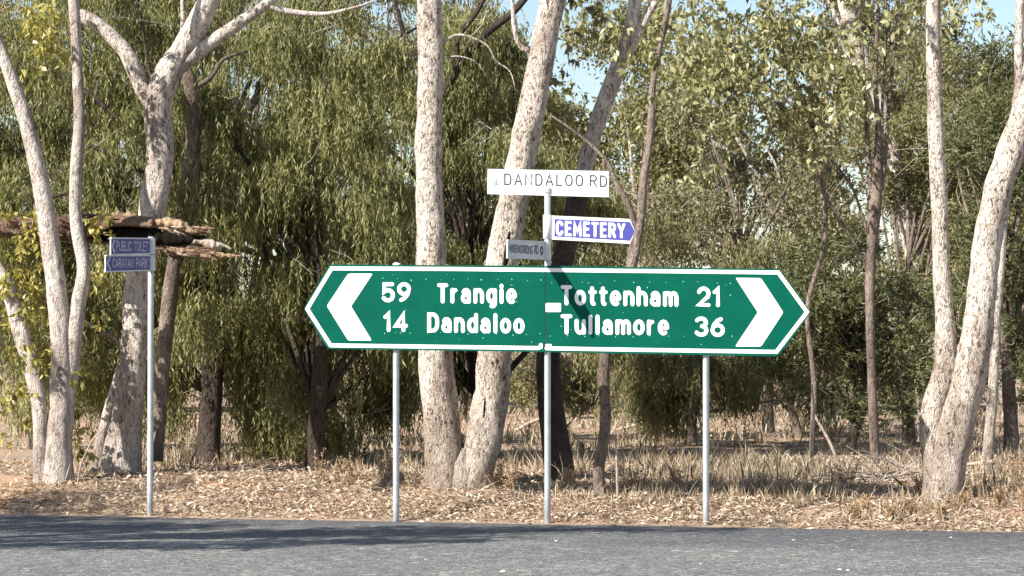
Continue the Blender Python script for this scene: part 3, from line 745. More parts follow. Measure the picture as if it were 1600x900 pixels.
# broken limb hung across the trees: a bark shell, hollow inside, torn at the right end
hl = P(190, 370, bA[1] + .42)
hung = thing('torn_limb', 'broken brown limb with a torn hollow end lying across the pale trunk', 'fallen branch', tuple(hl))
Yh = bA[1] + .42
mb = MB(); nL = 60; nA = 22; V = []; F = []
for i in range(nL):
    k = i / (nL - 1); px = -60 + k * 300; py = 358 - 5 * math.sin(k * 3) + 6 * k
    w = 18 + 24 * min(1, k * 1.5)
    cc = P(px, py, Yh); rr = w * Yh / F_PX / 2
    for j in range(nA):
        # the shell is open towards the camera on its right half
        op = max(0.0, (px - 135) / 90.0); a0 = -0.1 - 1.0 * min(op, 1.0); a1 = 2 * math.pi - .35 + 0.0 - 2.1 * min(op * 1.3, 1.0)
        a = math.radians(100) + (0.3 + (2 * math.pi - 0.6 - 2.0 * min(op * 1.6, 1)) * j / (nA - 1)) * -1 if False else None
        span = 2 * math.pi * (1 - .0) - 2.3 * min(op * 1.8, 1.0)
        st_ = math.radians(-115) + 1.15 * min(op * 1.8, 1.0)
        a = st_ + span * j / (nA - 1)
        V.append(cc + rr * np.array([0, math.cos(a + math.pi / 2 - .35) * -1.0, math.sin(a + math.pi / 2 - .35)]) * (1, .9, 1))
V = np.array(V)
nz = .6 * vnoise(V * 6, 31) + .55 * vnoise(V * 16, 32) + .3 * vnoise(V * 34, 33)
V = V + nz[:, None] * .07 * unit(rng.normal(size=(1, 3)) + np.array([[0, -1, .4]]))
for i in range(nL - 1):
    for j in range(nA - 1):
        a = i * nA + j; F.append((a, a + 1, a + nA + 1, a + nA))
mb.add(V, F); o_ = mb.build('bark_shell', M['log_bark'], hung, smooth=True)
sm = o_.modifiers.new('thick', 'SOLIDIFY'); sm.thickness = .035; sm.offset = 0
def splinter(pts, parent, mat, name='splinter', rough=.28, ns=12):
    mb = MB(); stem(mb, [(a + random.gauss(0, 2), b + random.gauss(0, 1.5), w * random.uniform(.75, 1.15)) for a, b, w in pts], Yh, flare=0, ns=16, rough=rough * 1.9, n=14, freq=21); return mb.build(name, mat, parent, smooth=True)
splinter([(150, 342, 10), (190, 341, 17), (235, 345, 15), (275, 352, 17), (300, 360, 13), (326, 366, 4)], hung, M['torn_wood'], rough=.4)
splinter([(200, 347, 6), (240, 352, 9), (268, 360, 7), (292, 370, 2)], hung, M['dead_wood'], rough=.4)
splinter([(252, 388, 6), (285, 391, 13), (330, 396, 11), (352, 397, 7), (380, 400, 2)], hung, M['torn_wood'], rough=.45)
splinter([(280, 380, 7), (308, 377, 14), (335, 380, 16), (350, 384, 9), (362, 387, 3)], hung, M['dead_wood'], rough=.4)
splinter([(140, 368, 16), (190, 366, 26), (240, 372, 24), (285, 376, 18), (318, 374, 7)], hung, M['hollow'], 'hollow', .3)  # solid dark shape, the cavity's shade is in its colour
splinter([(250, 382, 8), (275, 386, 12), (300, 388, 10), (320, 390, 4)], hung, M['log_bark'], rough=.4)
splinter([(302, 360, 8), (316, 364, 13), (328, 370, 5)], hung, M['log_bark'], rough=.4)
splinter([(170, 360, 6), (195, 371, 8), (222, 366, 7), (240, 376, 3)], hung, M['torn_wood'], rough=.5)
for i in range(70):
    k = random.random(); a = 150 + 170 * k; up_ = random.random() < .55
    yy = (338 + 26 * k + random.gauss(0, 4)) if up_ else (388 + 8 * k + random.gauss(0, 4)); Lh = random.uniform(10, 40); w_ = random.uniform(1.5, 5.5)
    if not up_: a = 235 + 105 * k
    mb = MB(); dy_ = random.uniform(-.12, .1)
    stem(mb, [(a - Lh * .5, yy - 2, w_), (a, yy, w_ * 1.2), (a + Lh * .5, yy + random.uniform(-2, 6), .8)], Yh + dy_, flare=0, ns=7, rough=.8, n=8, freq=24)
    mb.build('splinter', [M['torn_wood'], M['log_bark'], M['dead_wood']][i % 3], hung)
for i in range(60):    # loose bark plates on the sound part of the limb
    a = random.uniform(-50, 170); yy = 357 + random.uniform(-17, 15); Lh = random.uniform(12, 40); w_ = random.uniform(2, 5)
    sc_ = .5 + .5 * min(1, (a + 60) / 200); yy = 357 + (yy - 357) * sc_; dd = math.sqrt(max(0, 1 - ((yy - 357) / (19.0 * sc_)) ** 2)) * .115 * sc_
    mb = MB(); stem(mb, [(a - Lh * .5, yy + random.uniform(-2, 2), 1), (a, yy, w_), (a + Lh * .5, yy + random.uniform(-3, 3), 1)], Yh - dd, flare=0, ns=6, rough=.8, n=6, freq=22)
    mb.build('bark_plate', [M['log_bark'], M['grey_bark'], M['torn_wood']][i % 3], hung)
# C: twin rough-barked box tree behind the sign
bC = P(715, 757, 27.0); bC[2] = gz(bC[0], bC[1])
tC, e = tree('twin-trunked box tree with flaky cream bark behind the green sign', 'tree', bC, M['box_bark'], [
    ([(698, 768, 70), (692, 690, 60), (686, 620, 56), (680, 550, 54), (676, 460, 48), (672, 340, 44), (670, 220, 40), (673, 110, 38), (671, 10, 38), (668, -120, 34), (660, -260, 26)], .6),
    ([(738, 768, 62), (752, 700, 58), (766, 630, 56), (773, 560, 52), (779, 480, 48), (787, 400, 50), (800, 330, 50), (813, 255, 46), (830, 170, 44), (848, 80, 42), (866, -10, 40), (900, -140, 32), (930, -270, 22)], .6)], rough=.15, ns=28, freq=9)
mb = MB(); stem(mb, [(716, 770, 62), (720, 735, 52), (724, 700, 24)], bC[1] - .03, flare=.4, ns=18, rough=.14); mb.build('root_flare', M['box_bark'], tC, smooth=True)
def hollow_shade_mark(pts, Y, parent):
    mb = MB(); stem(mb, pts, Y, flare=0, ns=8, rough=.2); return mb.build('hollow', M['hollow'], parent, smooth=True)  # solid near-black patch painted for the shade of a hollow
hollow_shade_mark([(788, 418, 5), (791, 402, 9), (793, 385, 8), (796, 362, 3)], bC[1] - .31, tC)
hollow_shade_mark([(756, 652, 2), (757, 637, 4), (758, 620, 2)], bC[1] - .345, tC)
mb = MB()
stem(mb, [(690, 68, 5), (712, 55, 4), (735, 58, 3.5), (762, 72, 3), (775, 95, 2.5), (797, 112, 2), (806, 142, 1.2)], bC[1], flare=0, ns=6, rough=.4, freq=14)
stem(mb, [(735, 58, 2.5), (752, 40, 2), (760, 20, 1.5), (778, 4, 1)], bC[1], flare=0, ns=5)
stem(mb, [(690, 92, 3), (715, 88, 2.5), (742, 96, 2), (760, 118, 1)], bC[1], flare=0, ns=5)
stem(mb, [(825, 80, 10), (812, 70, 9), (803, 40, 7), (800, -20, 6)], bC[1], flare=0, ns=8)
mb.build('branch', M['pale_bark'], tC, smooth=True)
c, r = px_clumps([(660, -290, 12, 120, 60, .36, .9), (930, -290, 11, 120, 60, .36, .9)], bC[1])
foliage('crown', c, r, 'euc', M['euc'], tC, 1, .6)

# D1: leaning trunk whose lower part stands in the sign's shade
bD = G(872, 752)
tD, e = tree('grey leaning tree behind the middle sign post, forking above the signs', 'tree', bD, M['pale_bark'], [
    ([(876, 752, 40), (868, 690, 36), (860, 620, 33), (856, 550, 30), (866, 470, 28), (886, 380, 27), (912, 270, 27), (934, 190, 26), (958, 125, 27), (978, 70, 22), (990, 20, 21), (1000, -60, 17)], .8),
    ([(962, 120, 18), (985, 75, 15), (1008, 30, 14), (1035, -20, 12), (1070, -110, 8)], 0)])
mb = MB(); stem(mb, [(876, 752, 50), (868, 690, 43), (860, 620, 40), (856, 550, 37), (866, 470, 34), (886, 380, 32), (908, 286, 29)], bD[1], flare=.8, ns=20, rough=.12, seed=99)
o_ = mb.build('charred_bark', M['shaded_dark_bark'], tD, smooth=True); o_['label'] = 'blackened bark round the foot of the trunk'
c, r = px_clumps([(905, 70, 6, 22, 40, .13, .3), (880, 150, 5, 20, 30, .13, .3), (935, 20, 5, 20, 25, .14, .3), (1000, -150, 9, 70, 40, .3, .6)], bD[1]); foliage('crown', c, r, 'euc', M['euc'], tD, 1, .6)
# D2: thin twisted dark tree
bE = G(938, 779)
tE, e = tree('thin twisted dark tree rising beside the tip of the cemetery sign', 'tree', bE, M['grey_bark'], [
    ([(938, 779, 22), (936, 730, 19), (946, 660, 18), (944, 580, 18), (955, 500, 18), (986, 420, 17), (1000, 350, 15), (1006, 280, 14), (1017, 200, 13), (1019, 140, 11), (1030, 80, 10), (1046, 0, 9), (1060, -90, 6)], .6),
    ([(980, 432, 10), (989, 380, 11), (990, 345, 10), (978, 312, 9), (962, 284, 8), (950, 255, 6), (925, 228, 5), (890, 200, 4), (860, 180, 3)], 0),
    ([(962, 286, 6), (945, 268, 6), (944, 248, 5)], 0)], ns=12)
c, r = px_clumps([(1060, 10, 10, 45, 40, .2, .3), (1000, 130, 5, 40, 40, .15, .3), (1070, 150, 8, 40, 60, .18, .3)], bE[1] + .2); foliage('crown', c, r, 'euc', M['glint'], tE, .9, .7)
# E: thin upright tree splitting into dark stems
bF = G(1368, 727)
up = [([(1368, 727, 17), (1364, 640, 15), (1361, 560, 14), (1359, 470, 15), (1361, 400, 16), (1366, 330, 20), (1370, 280, 16), (1372, 200, 10), (1368, 120, 8), (1372, 20, 6), (1376, -60, 4)], .6)]
for (x1, x2, x3, w) in ((1358, 1352, 1345, 8), (1382, 1390, 1400, 7), (1376, 1379, 1385, 6)):
    up.append(([(1366, 345, w), (x1, 260, w), (x2, 150, w * .8), (x3, 40, w * .6), (x3 - 4, -40, 3)], 0))
up.append(([(1362, 385, 5), (1345, 330, 5), (1330, 290, 4), (1300, 250, 3)], 0))
up.append(([(1358, 430, 5), (1330, 370, 5), (1285, 300, 4), (1240, 210, 3), (1215, 150, 2)], 0))
tF, e = tree('slender dark tree splitting into a broom of upright stems right of the sign', 'tree', bF, M['grey_bark'], up, ns=10)
c, r = px_clumps([(1370, 60, 12, 50, 50, .18, .3), (1365, 190, 5, 40, 40, .14, .3)], bF[1] + .3); foliage('crown', c, r, 'euc', M['glint'], tF, .9, .7)
# F: pale leaning trunk behind the slender tree
bH = G(1445, 690)
tH, e = tree('pale leaning gum behind the broom-stemmed tree, white patch on its trunk', 'tree', bH, M['pale_bark'], [
    ([(1448, 690, 26), (1438, 560, 24), (1428, 430, 23), (1412, 330, 23), (1396, 240, 23), (1372, 150, 22), (1345, 80, 24), (1322, 10, 24), (1300, -90, 18)], .4),
    ([(1355, 120, 8), (1320, 75, 8), (1312, 40, 6), (1294, 0, 5)], 0)], ns=14)
c, r = px_clumps([(1300, -140, 10, 90, 50, .36, .8)], bH[1]); foliage('crown', c, r, 'euc', M['euc'], tH, 1, .6)
# G: pair of trunks from one base at the right
bG = P(1477, 776, 25.42); bG[2] = gz(bG[0], bG[1])
tG, e = tree('rough box tree with one upright and one bowed trunk from a shared base', 'tree', bG, M['box_bark'], [
    ([(1472, 778, 64), (1482, 715, 57), (1500, 640, 54), (1520, 560, 52), (1530, 490, 46), (1540, 400, 44), (1556, 310, 42), (1576, 245, 42), (1604, 170, 40), (1640, 60, 34), (1680, -90, 26)], .7),
    ([(1462, 740, 40), (1456, 680, 36), (1462, 630, 38), (1478, 570, 38), (1476, 500, 30), (1471, 420, 27), (1468, 320, 26), (1462, 200, 25), (1459, 90, 24), (1457, -10, 23), (1450, -160, 17)], .5, [.05] * 11)], rough=.15, ns=26, freq=9)
c, r = px_clumps([(1680, -150, 10, 100, 60, .36, .8), (1450, -200, 8, 80, 50, .34, .8)], bG[1]); foliage('crown', c, r, 'euc', M['euc'], tG, 1, .6)
# H: thin trunk behind the bowed one
bI = G(1541, 742)
tI, e = tree('thin grey tree just behind the bowed trunk with a pale stick at its foot', 'tree', bI, M['pale_bark'], [
    ([(1541, 742, 20), (1546, 680, 17), (1552, 600, 16), (1556, 520, 16), (1562, 420, 15), (1572, 300, 14), (1590, 180, 13), (1592, 60, 14), (1597, -60, 10)], .4),
    ([(1583, 230, 8), (1588, 150, 12), (1602, 100, 10), (1625, 40, 8)], 0)], ns=12)
c, r = px_clumps([(1600, -120, 8, 60, 40, .3, .6)], bI[1]); foliage('crown', c, r, 'euc', M['euc'], tI, 1, .6)
# I: pale dead leaning stem right of the sign
bJ = G(1295, 668)
tJ, e = tree('bare pinkish dead stem leaning left above the sign arrow tip', 'dead tree', bJ, M['pale_bark'], [
    ([(1300, 668, 15), (1290, 520, 14), (1272, 430, 14), (1245, 378, 14), (1214, 336, 13), (1190, 300, 12), (1170, 262, 12), (1130, 232, 10), (1105, 218, 8), (1080, 190, 5)], .3),
    ([(1236, 372, 5), (1222, 330, 5), (1216, 270, 4), (1195, 225, 3)], 0),
    ([(1250, 388, 5), (1224, 345, 4), (1222, 300, 3)], 0),
    ([(1172, 268, 7), (1165, 240, 6), (1150, 215, 4)], 0),
    ([(1262, 420, 4), (1220, 408, 3), (1190, 410, 2)], 0)], ns=10, name='dead_tree')

# wilgas: weeping crowns
def wilga(label, base_px, Y, crowns, n, trunk_w, bark_='shaded_dark_bark', mat='wilga', name='weeping_tree', style='weep', cr=.23, dens=1.0, size=1.0, zmin=.8, group=None, nl=26, lo=.45, ymin=28.75):
    x = P(base_px, 600, Y)[0]; z = gz(x, Y); base = np.array([x, Y, z])
    root = thing(name, label, 'shrub' if 'shrub' in name or 'bush' in name else 'tree', tuple(base), group)
    c = []; tot = sum(q[3] * q[4] for q in crowns)
    for i, (a, b, dy, rx, rz, ry) in enumerate(crowns):
        cc = P(a, b, Y + dy); c.append(shell(cc, (rx, ry, rz), int(n * rx * rz / tot), lo, seed=int(a) % 97 + i, zmin=zmin))
    c = np.concatenate(c); c = c[c[:, 1] > ymin]; r = cr * rng.uniform(.65, 1.35, len(c))
    top = P(crowns[0][0], crowns[0][1], Y + crowns[0][2])
    mb = MB(); w = trunk_w * Y / F_PX / 2
    mid = base * .45 + top * .55 + rng.normal(size=3) * [.15, .1, 0]
    tube(mb, [base - [0, 0, .25], base + [0, 0, .15], mid, top], [w * 1.25, w, w * .7, w * .06], ns=12, n=6, rough=.14, seed=3)
    fork = base * .6 + mid * .4
    idx = rng.choice(len(c), min(nl, len(c)), replace=False)
    for k in idx:
        s_ = [fork, mid, (mid + top) / 2][k % 3]; q = c[k]
        m_ = (s_ + q) / 2 + rng.normal(size=3) * .1 + [0, 0, .18]
        tube(mb, [s_, m_, q], [w * .35, w * .2, .007], ns=5, n=4)
    mb.build('trunk', M[bark_], root, smooth=True)
    foliage('crown', c, r, style, M[mat], root, size, dens)
    mb = MB()
    for k in rng.choice(len(c), min(90, len(c)), replace=False):     # fine dead twigs among the leaves
        a_ = c[k] + rng.normal(size=3) * .1; d_ = rng.normal(size=3) * [.3, .25, .2] + [0, -.08, -.02]
        tube(mb, [a_, a_ + d_ * .5 + rng.normal(size=3) * .05, a_ + d_ + rng.normal(size=3) * .04], [.006, .004, .002], ns=4, n=3)
    o_ = mb.build('dead_twig_tangle', M['dead_wood'], root); o_['kind'] = 'stuff'
    return root
wilga('dark-trunked weeping tree draping over the torn limb', 325, 30.9, [(330, 230, .1, 1.5, 2.1, 1.3), (150, 150, 0, 2.2, 2.3, 1.5), (40, 330, .3, 1.3, 1.5, 1.1), (310, 560, 1.7, .9, .8, .5), (180, 520, 1.5, .9, .9, .6)], 700, 38, ymin=29.75)
wilga('low weeping tree hanging to the ground left of the sign', 492, 29.9, [(490, 330, 0, 1.3, 2.1, 1.2), (560, 440, -.1, .95, 1.3, .9), (420, 170, .3, 1.4, 1.6, 1.2), (400, 540, 1.6, .8, 1.0, .5), (560, 610, 1.9, .9, .8, .5), (460, 620, 1.8, .9, .8, .5)], 780, 32, zmin=.62, ymin=29.3)
tW = wilga('dense weeping tree behind the twin box tree', 760, 32.5, [(740, 300, 0, 1.5, 2.3, 1.4), (610, 250, .6, 1.5, 2.4, 1.2), (820, 430, .2, 1.1, 1.5, 1.0), (700, 90, .5, 1.3, 1.0, 1.0)], 560, 34)
mb = MB()
stem(mb, [(690, 150, 16), (722, 95, 15), (762, 50, 14), (800, 20, 12), (835, -20, 10)], 31.8, flare=0, ns=10)
stem(mb, [(708, 118, 11), (716, 60, 10), (745, 18, 9), (770, -30, 7)], 31.8, flare=0, ns=8)
stem(mb, [(700, 135, 9), (640, 70, 8), (622, 20, 7), (610, -30, 5)], 31.9, flare=0, ns=8)
mb.build('limb', M['shaded_dark_bark'], tW, smooth=True)
wilga('shadowy weeping tree far back at the left edge', 60, 36, [(0, 250, 0, 2.2, 2.8, 1.6), (180, 430, .4, 2.0, 1.8, 1.4), (330, 600, .3, 1.2, .9, .8), (130, 610, .3, 1.2, .8, .8)], 320, 30, cr=.27)
wilga('broad weeping tree behind the low one', 400, 37, [(330, 120, 0, 2.8, 2.4, 1.6), (560, 60, .3, 2.4, 2.2, 1.6), (480, 400, .6, 2.2, 2.0, 1.4), (560, 590, .3, 1.6, .9, 1.0)], 380, 34, cr=.28, size=1.1)
# right-hand scrub
wilga('pale olive shrub behind the upper right edge of the sign', 1080, 37, [(1080, 480, 0, 1.75, 1.5, 1.2), (960, 540, .2, 1.1, 1.1, .9), (1190, 550, .1, 1.1, 1.0, .9), (1060, 590, -.3, 1.5, .5, .6), (1180, 610, -.3, .9, .45, .6)], 520, 18, 'grey_bark', 'olive', 'olive_shrub', 'weep', .22, .9, 1.0)
wilga('dark cypress bush between the sign tip and the slender tree', 1330, 34, [(1310, 520, 0, .8, 1.3, .8), (1390, 480, .2, .75, 1.5, .8), (1260, 570, .1, .6, .9, .6)], 330, 18, 'shaded_dark_bark', 'pine', 'cypress_bush', 'fine', .24)
wilga('tall green cypress behind the bowed trunk', 1580, 35.5, [(1560, 400, 0, .95, 2.2, .9), (1610, 520, .1, .7, 1.3, .7), (1540, 200, .3, .6, 1.2, .7)], 380, 24, 'grey_bark', 'pine', 'cypress_tree', 'fine', .25)
wilga('olive cypress between the slender tree and the upright trunk', 1420, 39, [(1430, 330, 0, 1.0, 1.9, .9), (1400, 180, .2, .9, 1.2, .8), (1500, 260, .5, .8, 1.6, .7)], 340, 22, 'grey_bark', 'olive', 'cypress_tree', 'fine', .27, 1, 1.05)
wilga('grey-green gum sapling scrub behind the dead leaning stem', 1200, 43, [(1150, 330, 0, 1.5, 1.6, 1.2), (1260, 380, .3, 1.2, 1.5, 1.1), (1040, 300, .4, 1.3, 1.5, 1.0)], 330, 20, 'grey_bark', 'greyleaf', 'gum_sapling', 'euc', .28, 2.2, .72)
wilga('rounded olive bush beyond the sign arrow tip', 1245, 40, [(1240, 520, 0, 1.2, 1.4, .9), (1290, 600, -.2, 1.0, .6, .6)], 240, 14, 'grey_bark', 'olive', 'olive_shrub', 'fine', .25, 1.1, .95)
wilga('dark green bush between the upright and bowed trunks', 1490, 38, [(1490, 500, 0, .95, 1.5, .8), (1440, 600, .1, .8, .7, .6), (1560, 610, .1, .8, .7, .6)], 260, 14, 'shaded_dark_bark', 'pine', 'cypress_bush', 'fine', .25)
wilga('low grey-green scrub bush under the olive shrub', 1010, 41, [(1000, 590, 0, 1.3, .7, .7), (1120, 600, .1, 1.2, .7, .7), (900, 590, .2, 1.0, .7, .6)], 220, 8, 'grey_bark', 'greyleaf', 'scrub_bush', 'fine', .25, 1.1, 1.0)
# overhanging leafy box crown at upper right, its trunk behind the olive shrub
xT = P(1290, 600, 31.5)[0]
tK = thing('leafy_box_tree', 'leafy box tree with large glinting hanging leaves right of the signs', 'tree', (xT, 31.5, gz(xT, 31.5)))
mb = MB()
stem(mb, [(1268, 712, 9), (1272, 600, 9), (1262, 480, 8), (1290, 360, 8), (1270, 200, 8), (1225, 90, 9), (1190, -20, 8), (1180, -160, 6)], 31.5, ns=10, flare=.3)
stem(mb, [(1265, 190, 6), (1220, 150, 5), (1150, 110, 4), (1090, 60, 3)], 31.5, ns=6, flare=0)
stem(mb, [(1225, 90, 6), (1280, 30, 5), (1330, -40, 4)], 31.5, ns=6, flare=0)
mb.build('trunk', M['grey_bark'], tK, smooth=True)
c, r = px_clumps([(1130, 60, 16, 45, 45, .24, .5), (1220, 90, 18, 50, 50, .24, .5), (1280, 50, 16, 45, 40, .24, .5), (1170, 170, 14, 50, 40, .22, .5), (1250, 180, 10, 35, 35, .2, .5),
                  (1110, 130, 8, 30, 40, .2, .5), (1290, 140, 8, 30, 40, .2, .4), (1200, -60, 20, 100, 40, .28, .6), (1400, 10, 10, 60, 30, .2, .6)], 31.2)
foliage('crown', c, r, 'euc', M['glint'], tK, 1.05, 1.1)

# background gums, far behind
BG = [(-60, 58, 200, 2.4, 3.6, 'euc'), (160, 62, 120, 2.6, 4.0, 'greyleaf'), (390, 60, 140, 2.8, 3.8, 'euc'), (590, 66, 170, 2.6, 3.9, 'greyleaf'), (720, 56, 240, 2.0, 3.2, 'euc'),
      (1010, 55, 190, 1.9, 3.1, 'euc'), (1150, 63, 190, 2.4, 3.6, 'greyleaf'), (1300, 57, 130, 2.2, 4.0, 'euc'), (1460, 66, 240, 1.9, 3.6, 'greyleaf'), (1660, 60, 190, 2.0, 3.8, 'euc'), (905, 64, 330, 1.7, 2.4, 'greyleaf'), (1560, 58, 380, 1.5, 2.4, 'euc'), (1390, 70, 90, 1.6, 3.0, 'greyleaf')]
BGW = ['the cream three-stemmed tree', 'the forked tree', 'the broad weeping tree', 'the low weeping tree', 'the twin box tree', 'the thin twisted dark tree', 'the bare dead stem', 'the leafy box tree',
       'the upright box trunk', 'the bowed trunk', 'the leaning tree with blackened foot', 'the tall cypress', 'the broom-stemmed tree']
for i, (px, Y, py, rx, rz, mt) in enumerate(BG):
    x = P(px, 600, Y)[0]; base = np.array([x, Y, gz(x, Y)])
    root = thing('background_gum', ('grey-green gum far back behind ' if mt == 'greyleaf' else 'yellow-green gum far back behind ') + BGW[i], 'tree', tuple(base),
                 'grey background gums' if mt == 'greyleaf' else 'green background gums')
    top = P(px + random.uniform(-20, 20), py, Y); c = shell(top, (rx, 1.6, rz), 300, .3, seed=i + 40, zmin=1.0)
    mb = MB(); w = .13
    mid = base * .5 + top * .5 + rng.normal(size=3) * [.3, .1, 0]
    tube(mb, [base - [0, 0, .2], mid, top], [w, w * .8, w * .4], ns=8, n=6, rough=.1)
    for k in rng.choice(len(c), 16, replace=False): tube(mb, [mid, (mid + c[k]) / 2 + [0, 0, .2], c[k]], [w * .4, w * .25, .012], ns=5, n=3)
    mb.build('trunk', M['pale_bark'] if i % 2 else M['grey_bark'], root, smooth=True)
    foliage('crown', c, .42 * rng.uniform(.7, 1.4, len(c)), 'euc', M[mt], root, 1.15, 2.2)
# understorey far back
for i, (px, Y, h, mt) in enumerate([(-60, 66, 1.8, 'olive'), (90, 60, 1.7, 'pine'), (250, 64, 1.9, 'olive'), (420, 58, 1.8, 'greyleaf'), (600, 62, 1.9, 'olive'), (760, 60, 1.7, 'greyleaf'), (900, 54, 1.6, 'olive'),
                                    (1030, 58, 1.8, 'pine'), (1180, 60, 1.9, 'olive'), (1330, 56, 1.8, 'greyleaf'), (1480, 62, 2.0, 'olive'), (1640, 58, 1.8, 'pine')]):
    x = P(px, 600, Y)[0]; base = np.array([x, Y, gz(x, Y)])
    tone = {'olive': 'olive', 'pine': 'dark green', 'greyleaf': 'grey-green'}[mt]
    front = ['the cream three-stemmed tree', 'the forked pale trunk', 'the navy finger post', 'the dark weeping trunk', 'the left post of the green sign', 'the twin box tree', 'the leaning tree with blackened foot', 'the thin twisted dark tree',
             'the right post of the green sign', 'the dark cypress bush', 'the upright box trunk', 'the tall cypress'][i]
    root = thing('background_shrub', tone + ' rounded shrub in the far understorey behind ' + front, 'shrub', tuple(base), tone + ' understorey shrubs')
    c = shell(base + [0, 0, h * .75], (1.7, 1.1, h), 150, .3, seed=i + 70, zmin=base[2] + .25)
    mb = MB()
    for k in rng.choice(len(c), 10, replace=False): tube(mb, [base - [0, 0, .1], (base + c[k]) / 2, c[k]], [.05, .03, .01], ns=5, n=3)
    mb.build('stem', M['grey_bark'], root, smooth=True)
    foliage('foliage', c, .36 * rng.uniform(.7, 1.3, len(c)), 'fine', M[mt], root, 1.4, 1.2)

# roadside tree left of the side road (outside the picture): its crown throws the shade on the road
xs, ys = -10.6, 18.2
tS = thing('roadside_tree', 'spreading gum on the near verge left of the side road', 'tree', (xs, ys, gz(xs, ys)))
mb = MB(); b0 = np.array([xs, ys, -.2])
tube(mb, [b0, b0 + [.1, 0, 2], b0 + [.3, .2, 4.2], b0 + [.5, .3, 6]], [.2, .16, .13, .08], ns=12, n=5, rough=.1)
def shade_clumps(pts):
    c = []
    for X_, Y_, h, n, sx, sy in pts:
        k = h / -SUN_D.z
        for _ in range(n):
            hh = h + random.gauss(0, .25); k = hh / -SUN_D.z
            c.append((X_ + random.gauss(0, sx) - SUN_D.x * k + random.gauss(0, .1), Y_ + random.gauss(0, sy) - SUN_D.y * k, hh))
    return np.array(c)
c = shade_clumps([(-3.6, 24.4, 6.2, 30, .8, .30), (-2.2, 23.4, 5.6, 34, 1.0, .28), (-.4, 23.9, 6.2, 24, .7, .25), (-3.2, 22.0, 5.2, 20, .8, .14), (.9, 24.2, 6.8, 8, .5, .12), (-4.6, 25.9, 6.5, 20, .5, .5), (-1.0, 22.5, 5.4, 14, .6, .1), (-4.5, 27.0, 6.0, 9, .35, .25), (-3.2, 28.2, 6.6, 4, .3, .5)])
for k in range(0, len(c), 5): tube(mb, [b0 + [.3, .2, 4.0], (b0 + [.3, .2, 4.2] + c[k]) / 2 + [0, 0, .2], c[k]], [.06, .035, .01], ns=5, n=3)
mb.build('trunk', M['pale_bark'], tS, smooth=True)
foliage('crown', c, .3 * rng.uniform(.7, 1.2, len(c)), 'euc', M['euc'], tS, 1.3, 1.7)

# ---------------------------------------------------------------- ground cover
def scatter(n, s0, s1, t0, t1):
    s = rng.uniform(s0, s1, n); t = rng.uniform(t0, t1, n); x, y = to_xy(s, t)
    return s, t, np.stack([x, y, ground_st(s, t)], 1)
parts = []
for n, t0, t1, k in ((64000, -.16, 2.6, 1.0), (52000, 2.4, 9, 1.1), (24000, 8, 26, 1.5)):
    w = 6.2 if t1 < 3 else (8 if t1 < 10 else 13)
    s, t, p = scatter(n, -w, w, t0, t1)
    dn = .55 + .6 * vnoise(np.stack([s * .8, t * 1.4, 0 * s], 1), 51) + np.where(t < .1, -.4, 0) + np.where(t < 0, -.35 + t * 1.5, 0)
    keep = rng.uniform(0, 1, n) < np.clip(dn + .25, .03, 1); p[:, 2] = np.where(t < .05, np.maximum(p[:, 2], .003), p[:, 2]); p = p[keep]; m = len(p)
    p[:, 2] += rng.uniform(.0, .035, m)
    d = rng.normal(size=(m, 3)) * [1, 1, .32]; d = unit(d)
    L = rng.uniform(.025, .085, m) * k; W = L * rng.uniform(.16, .42, m); tw = rng.uniform(0, 1, m) < .16; L = np.where(tw, rng.uniform(.08, .26, m), L); W = np.where(tw, .007, W)
    nr = unit(np.array([0, 0, 1.]) + rng.normal(size=(m, 3)) * .55); side = unit(np.cross(d, nr)); nr2 = np.cross(side, d)
    mm = p + d * (L * .45)[:, None] + nr2 * (L * .13)[:, None]
    V = np.stack([p, mm + side * (W * .5)[:, None], p + d * L[:, None], mm - side * (W * .5)[:, None]], 1)
    parts.append((V, np.clip(rng.normal(.58, .24, m), 0, 1)))
me = quads_mesh('leaf_litter', np.concatenate([a for a, _ in parts]), np.concatenate([b for _, b in parts]))
tag(link('leaf_litter', me, M['litter']), 'dry tan leaf litter strewn over the earth verge', kind='stuff')
# dry grass: tufts of thin upright blades
def grass(n, s0, s1, t0, t1, h0, h1, nb, seed, wmul=1.0, cut=0.0):
    s, t, p = scatter(n, s0, s1, t0, t1)
    dn = vnoise(np.stack([s * .7, t * .7, 0 * s], 1), seed) + rng.normal(0, .25, n)
    p = p[dn > cut]; m = len(p)
    b = np.repeat(p, nb, 0) + rng.normal(size=(m * nb, 3)) * [.05, .05, 0]
    h = np.repeat(rng.uniform(h0, h1, m), nb) * rng.uniform(.4, 1.1, m * nb)
    ln = rng.normal(size=(m * nb, 3)) * [.32, .32, 0] + [0, 0, 1]; ln = unit(ln)
    sd = unit(np.cross(ln, rng.normal(size=(m * nb, 3)))); w = rng.uniform(.003, .007, m * nb)[:, None] * wmul
    bend = rng.normal(size=(m * nb, 3)) * [.16, .16, .02] * h[:, None]
    tip = b + ln * h[:, None] + bend
    V = np.stack([b - sd * w, b + sd * w, b + ln * (h * .55)[:, None] + sd * w * .8, tip, b + ln * (h * .55)[:, None] - sd * w * .8], 1)
    return V, np.clip(rng.normal(.5, .22, m * nb), 0, 1)
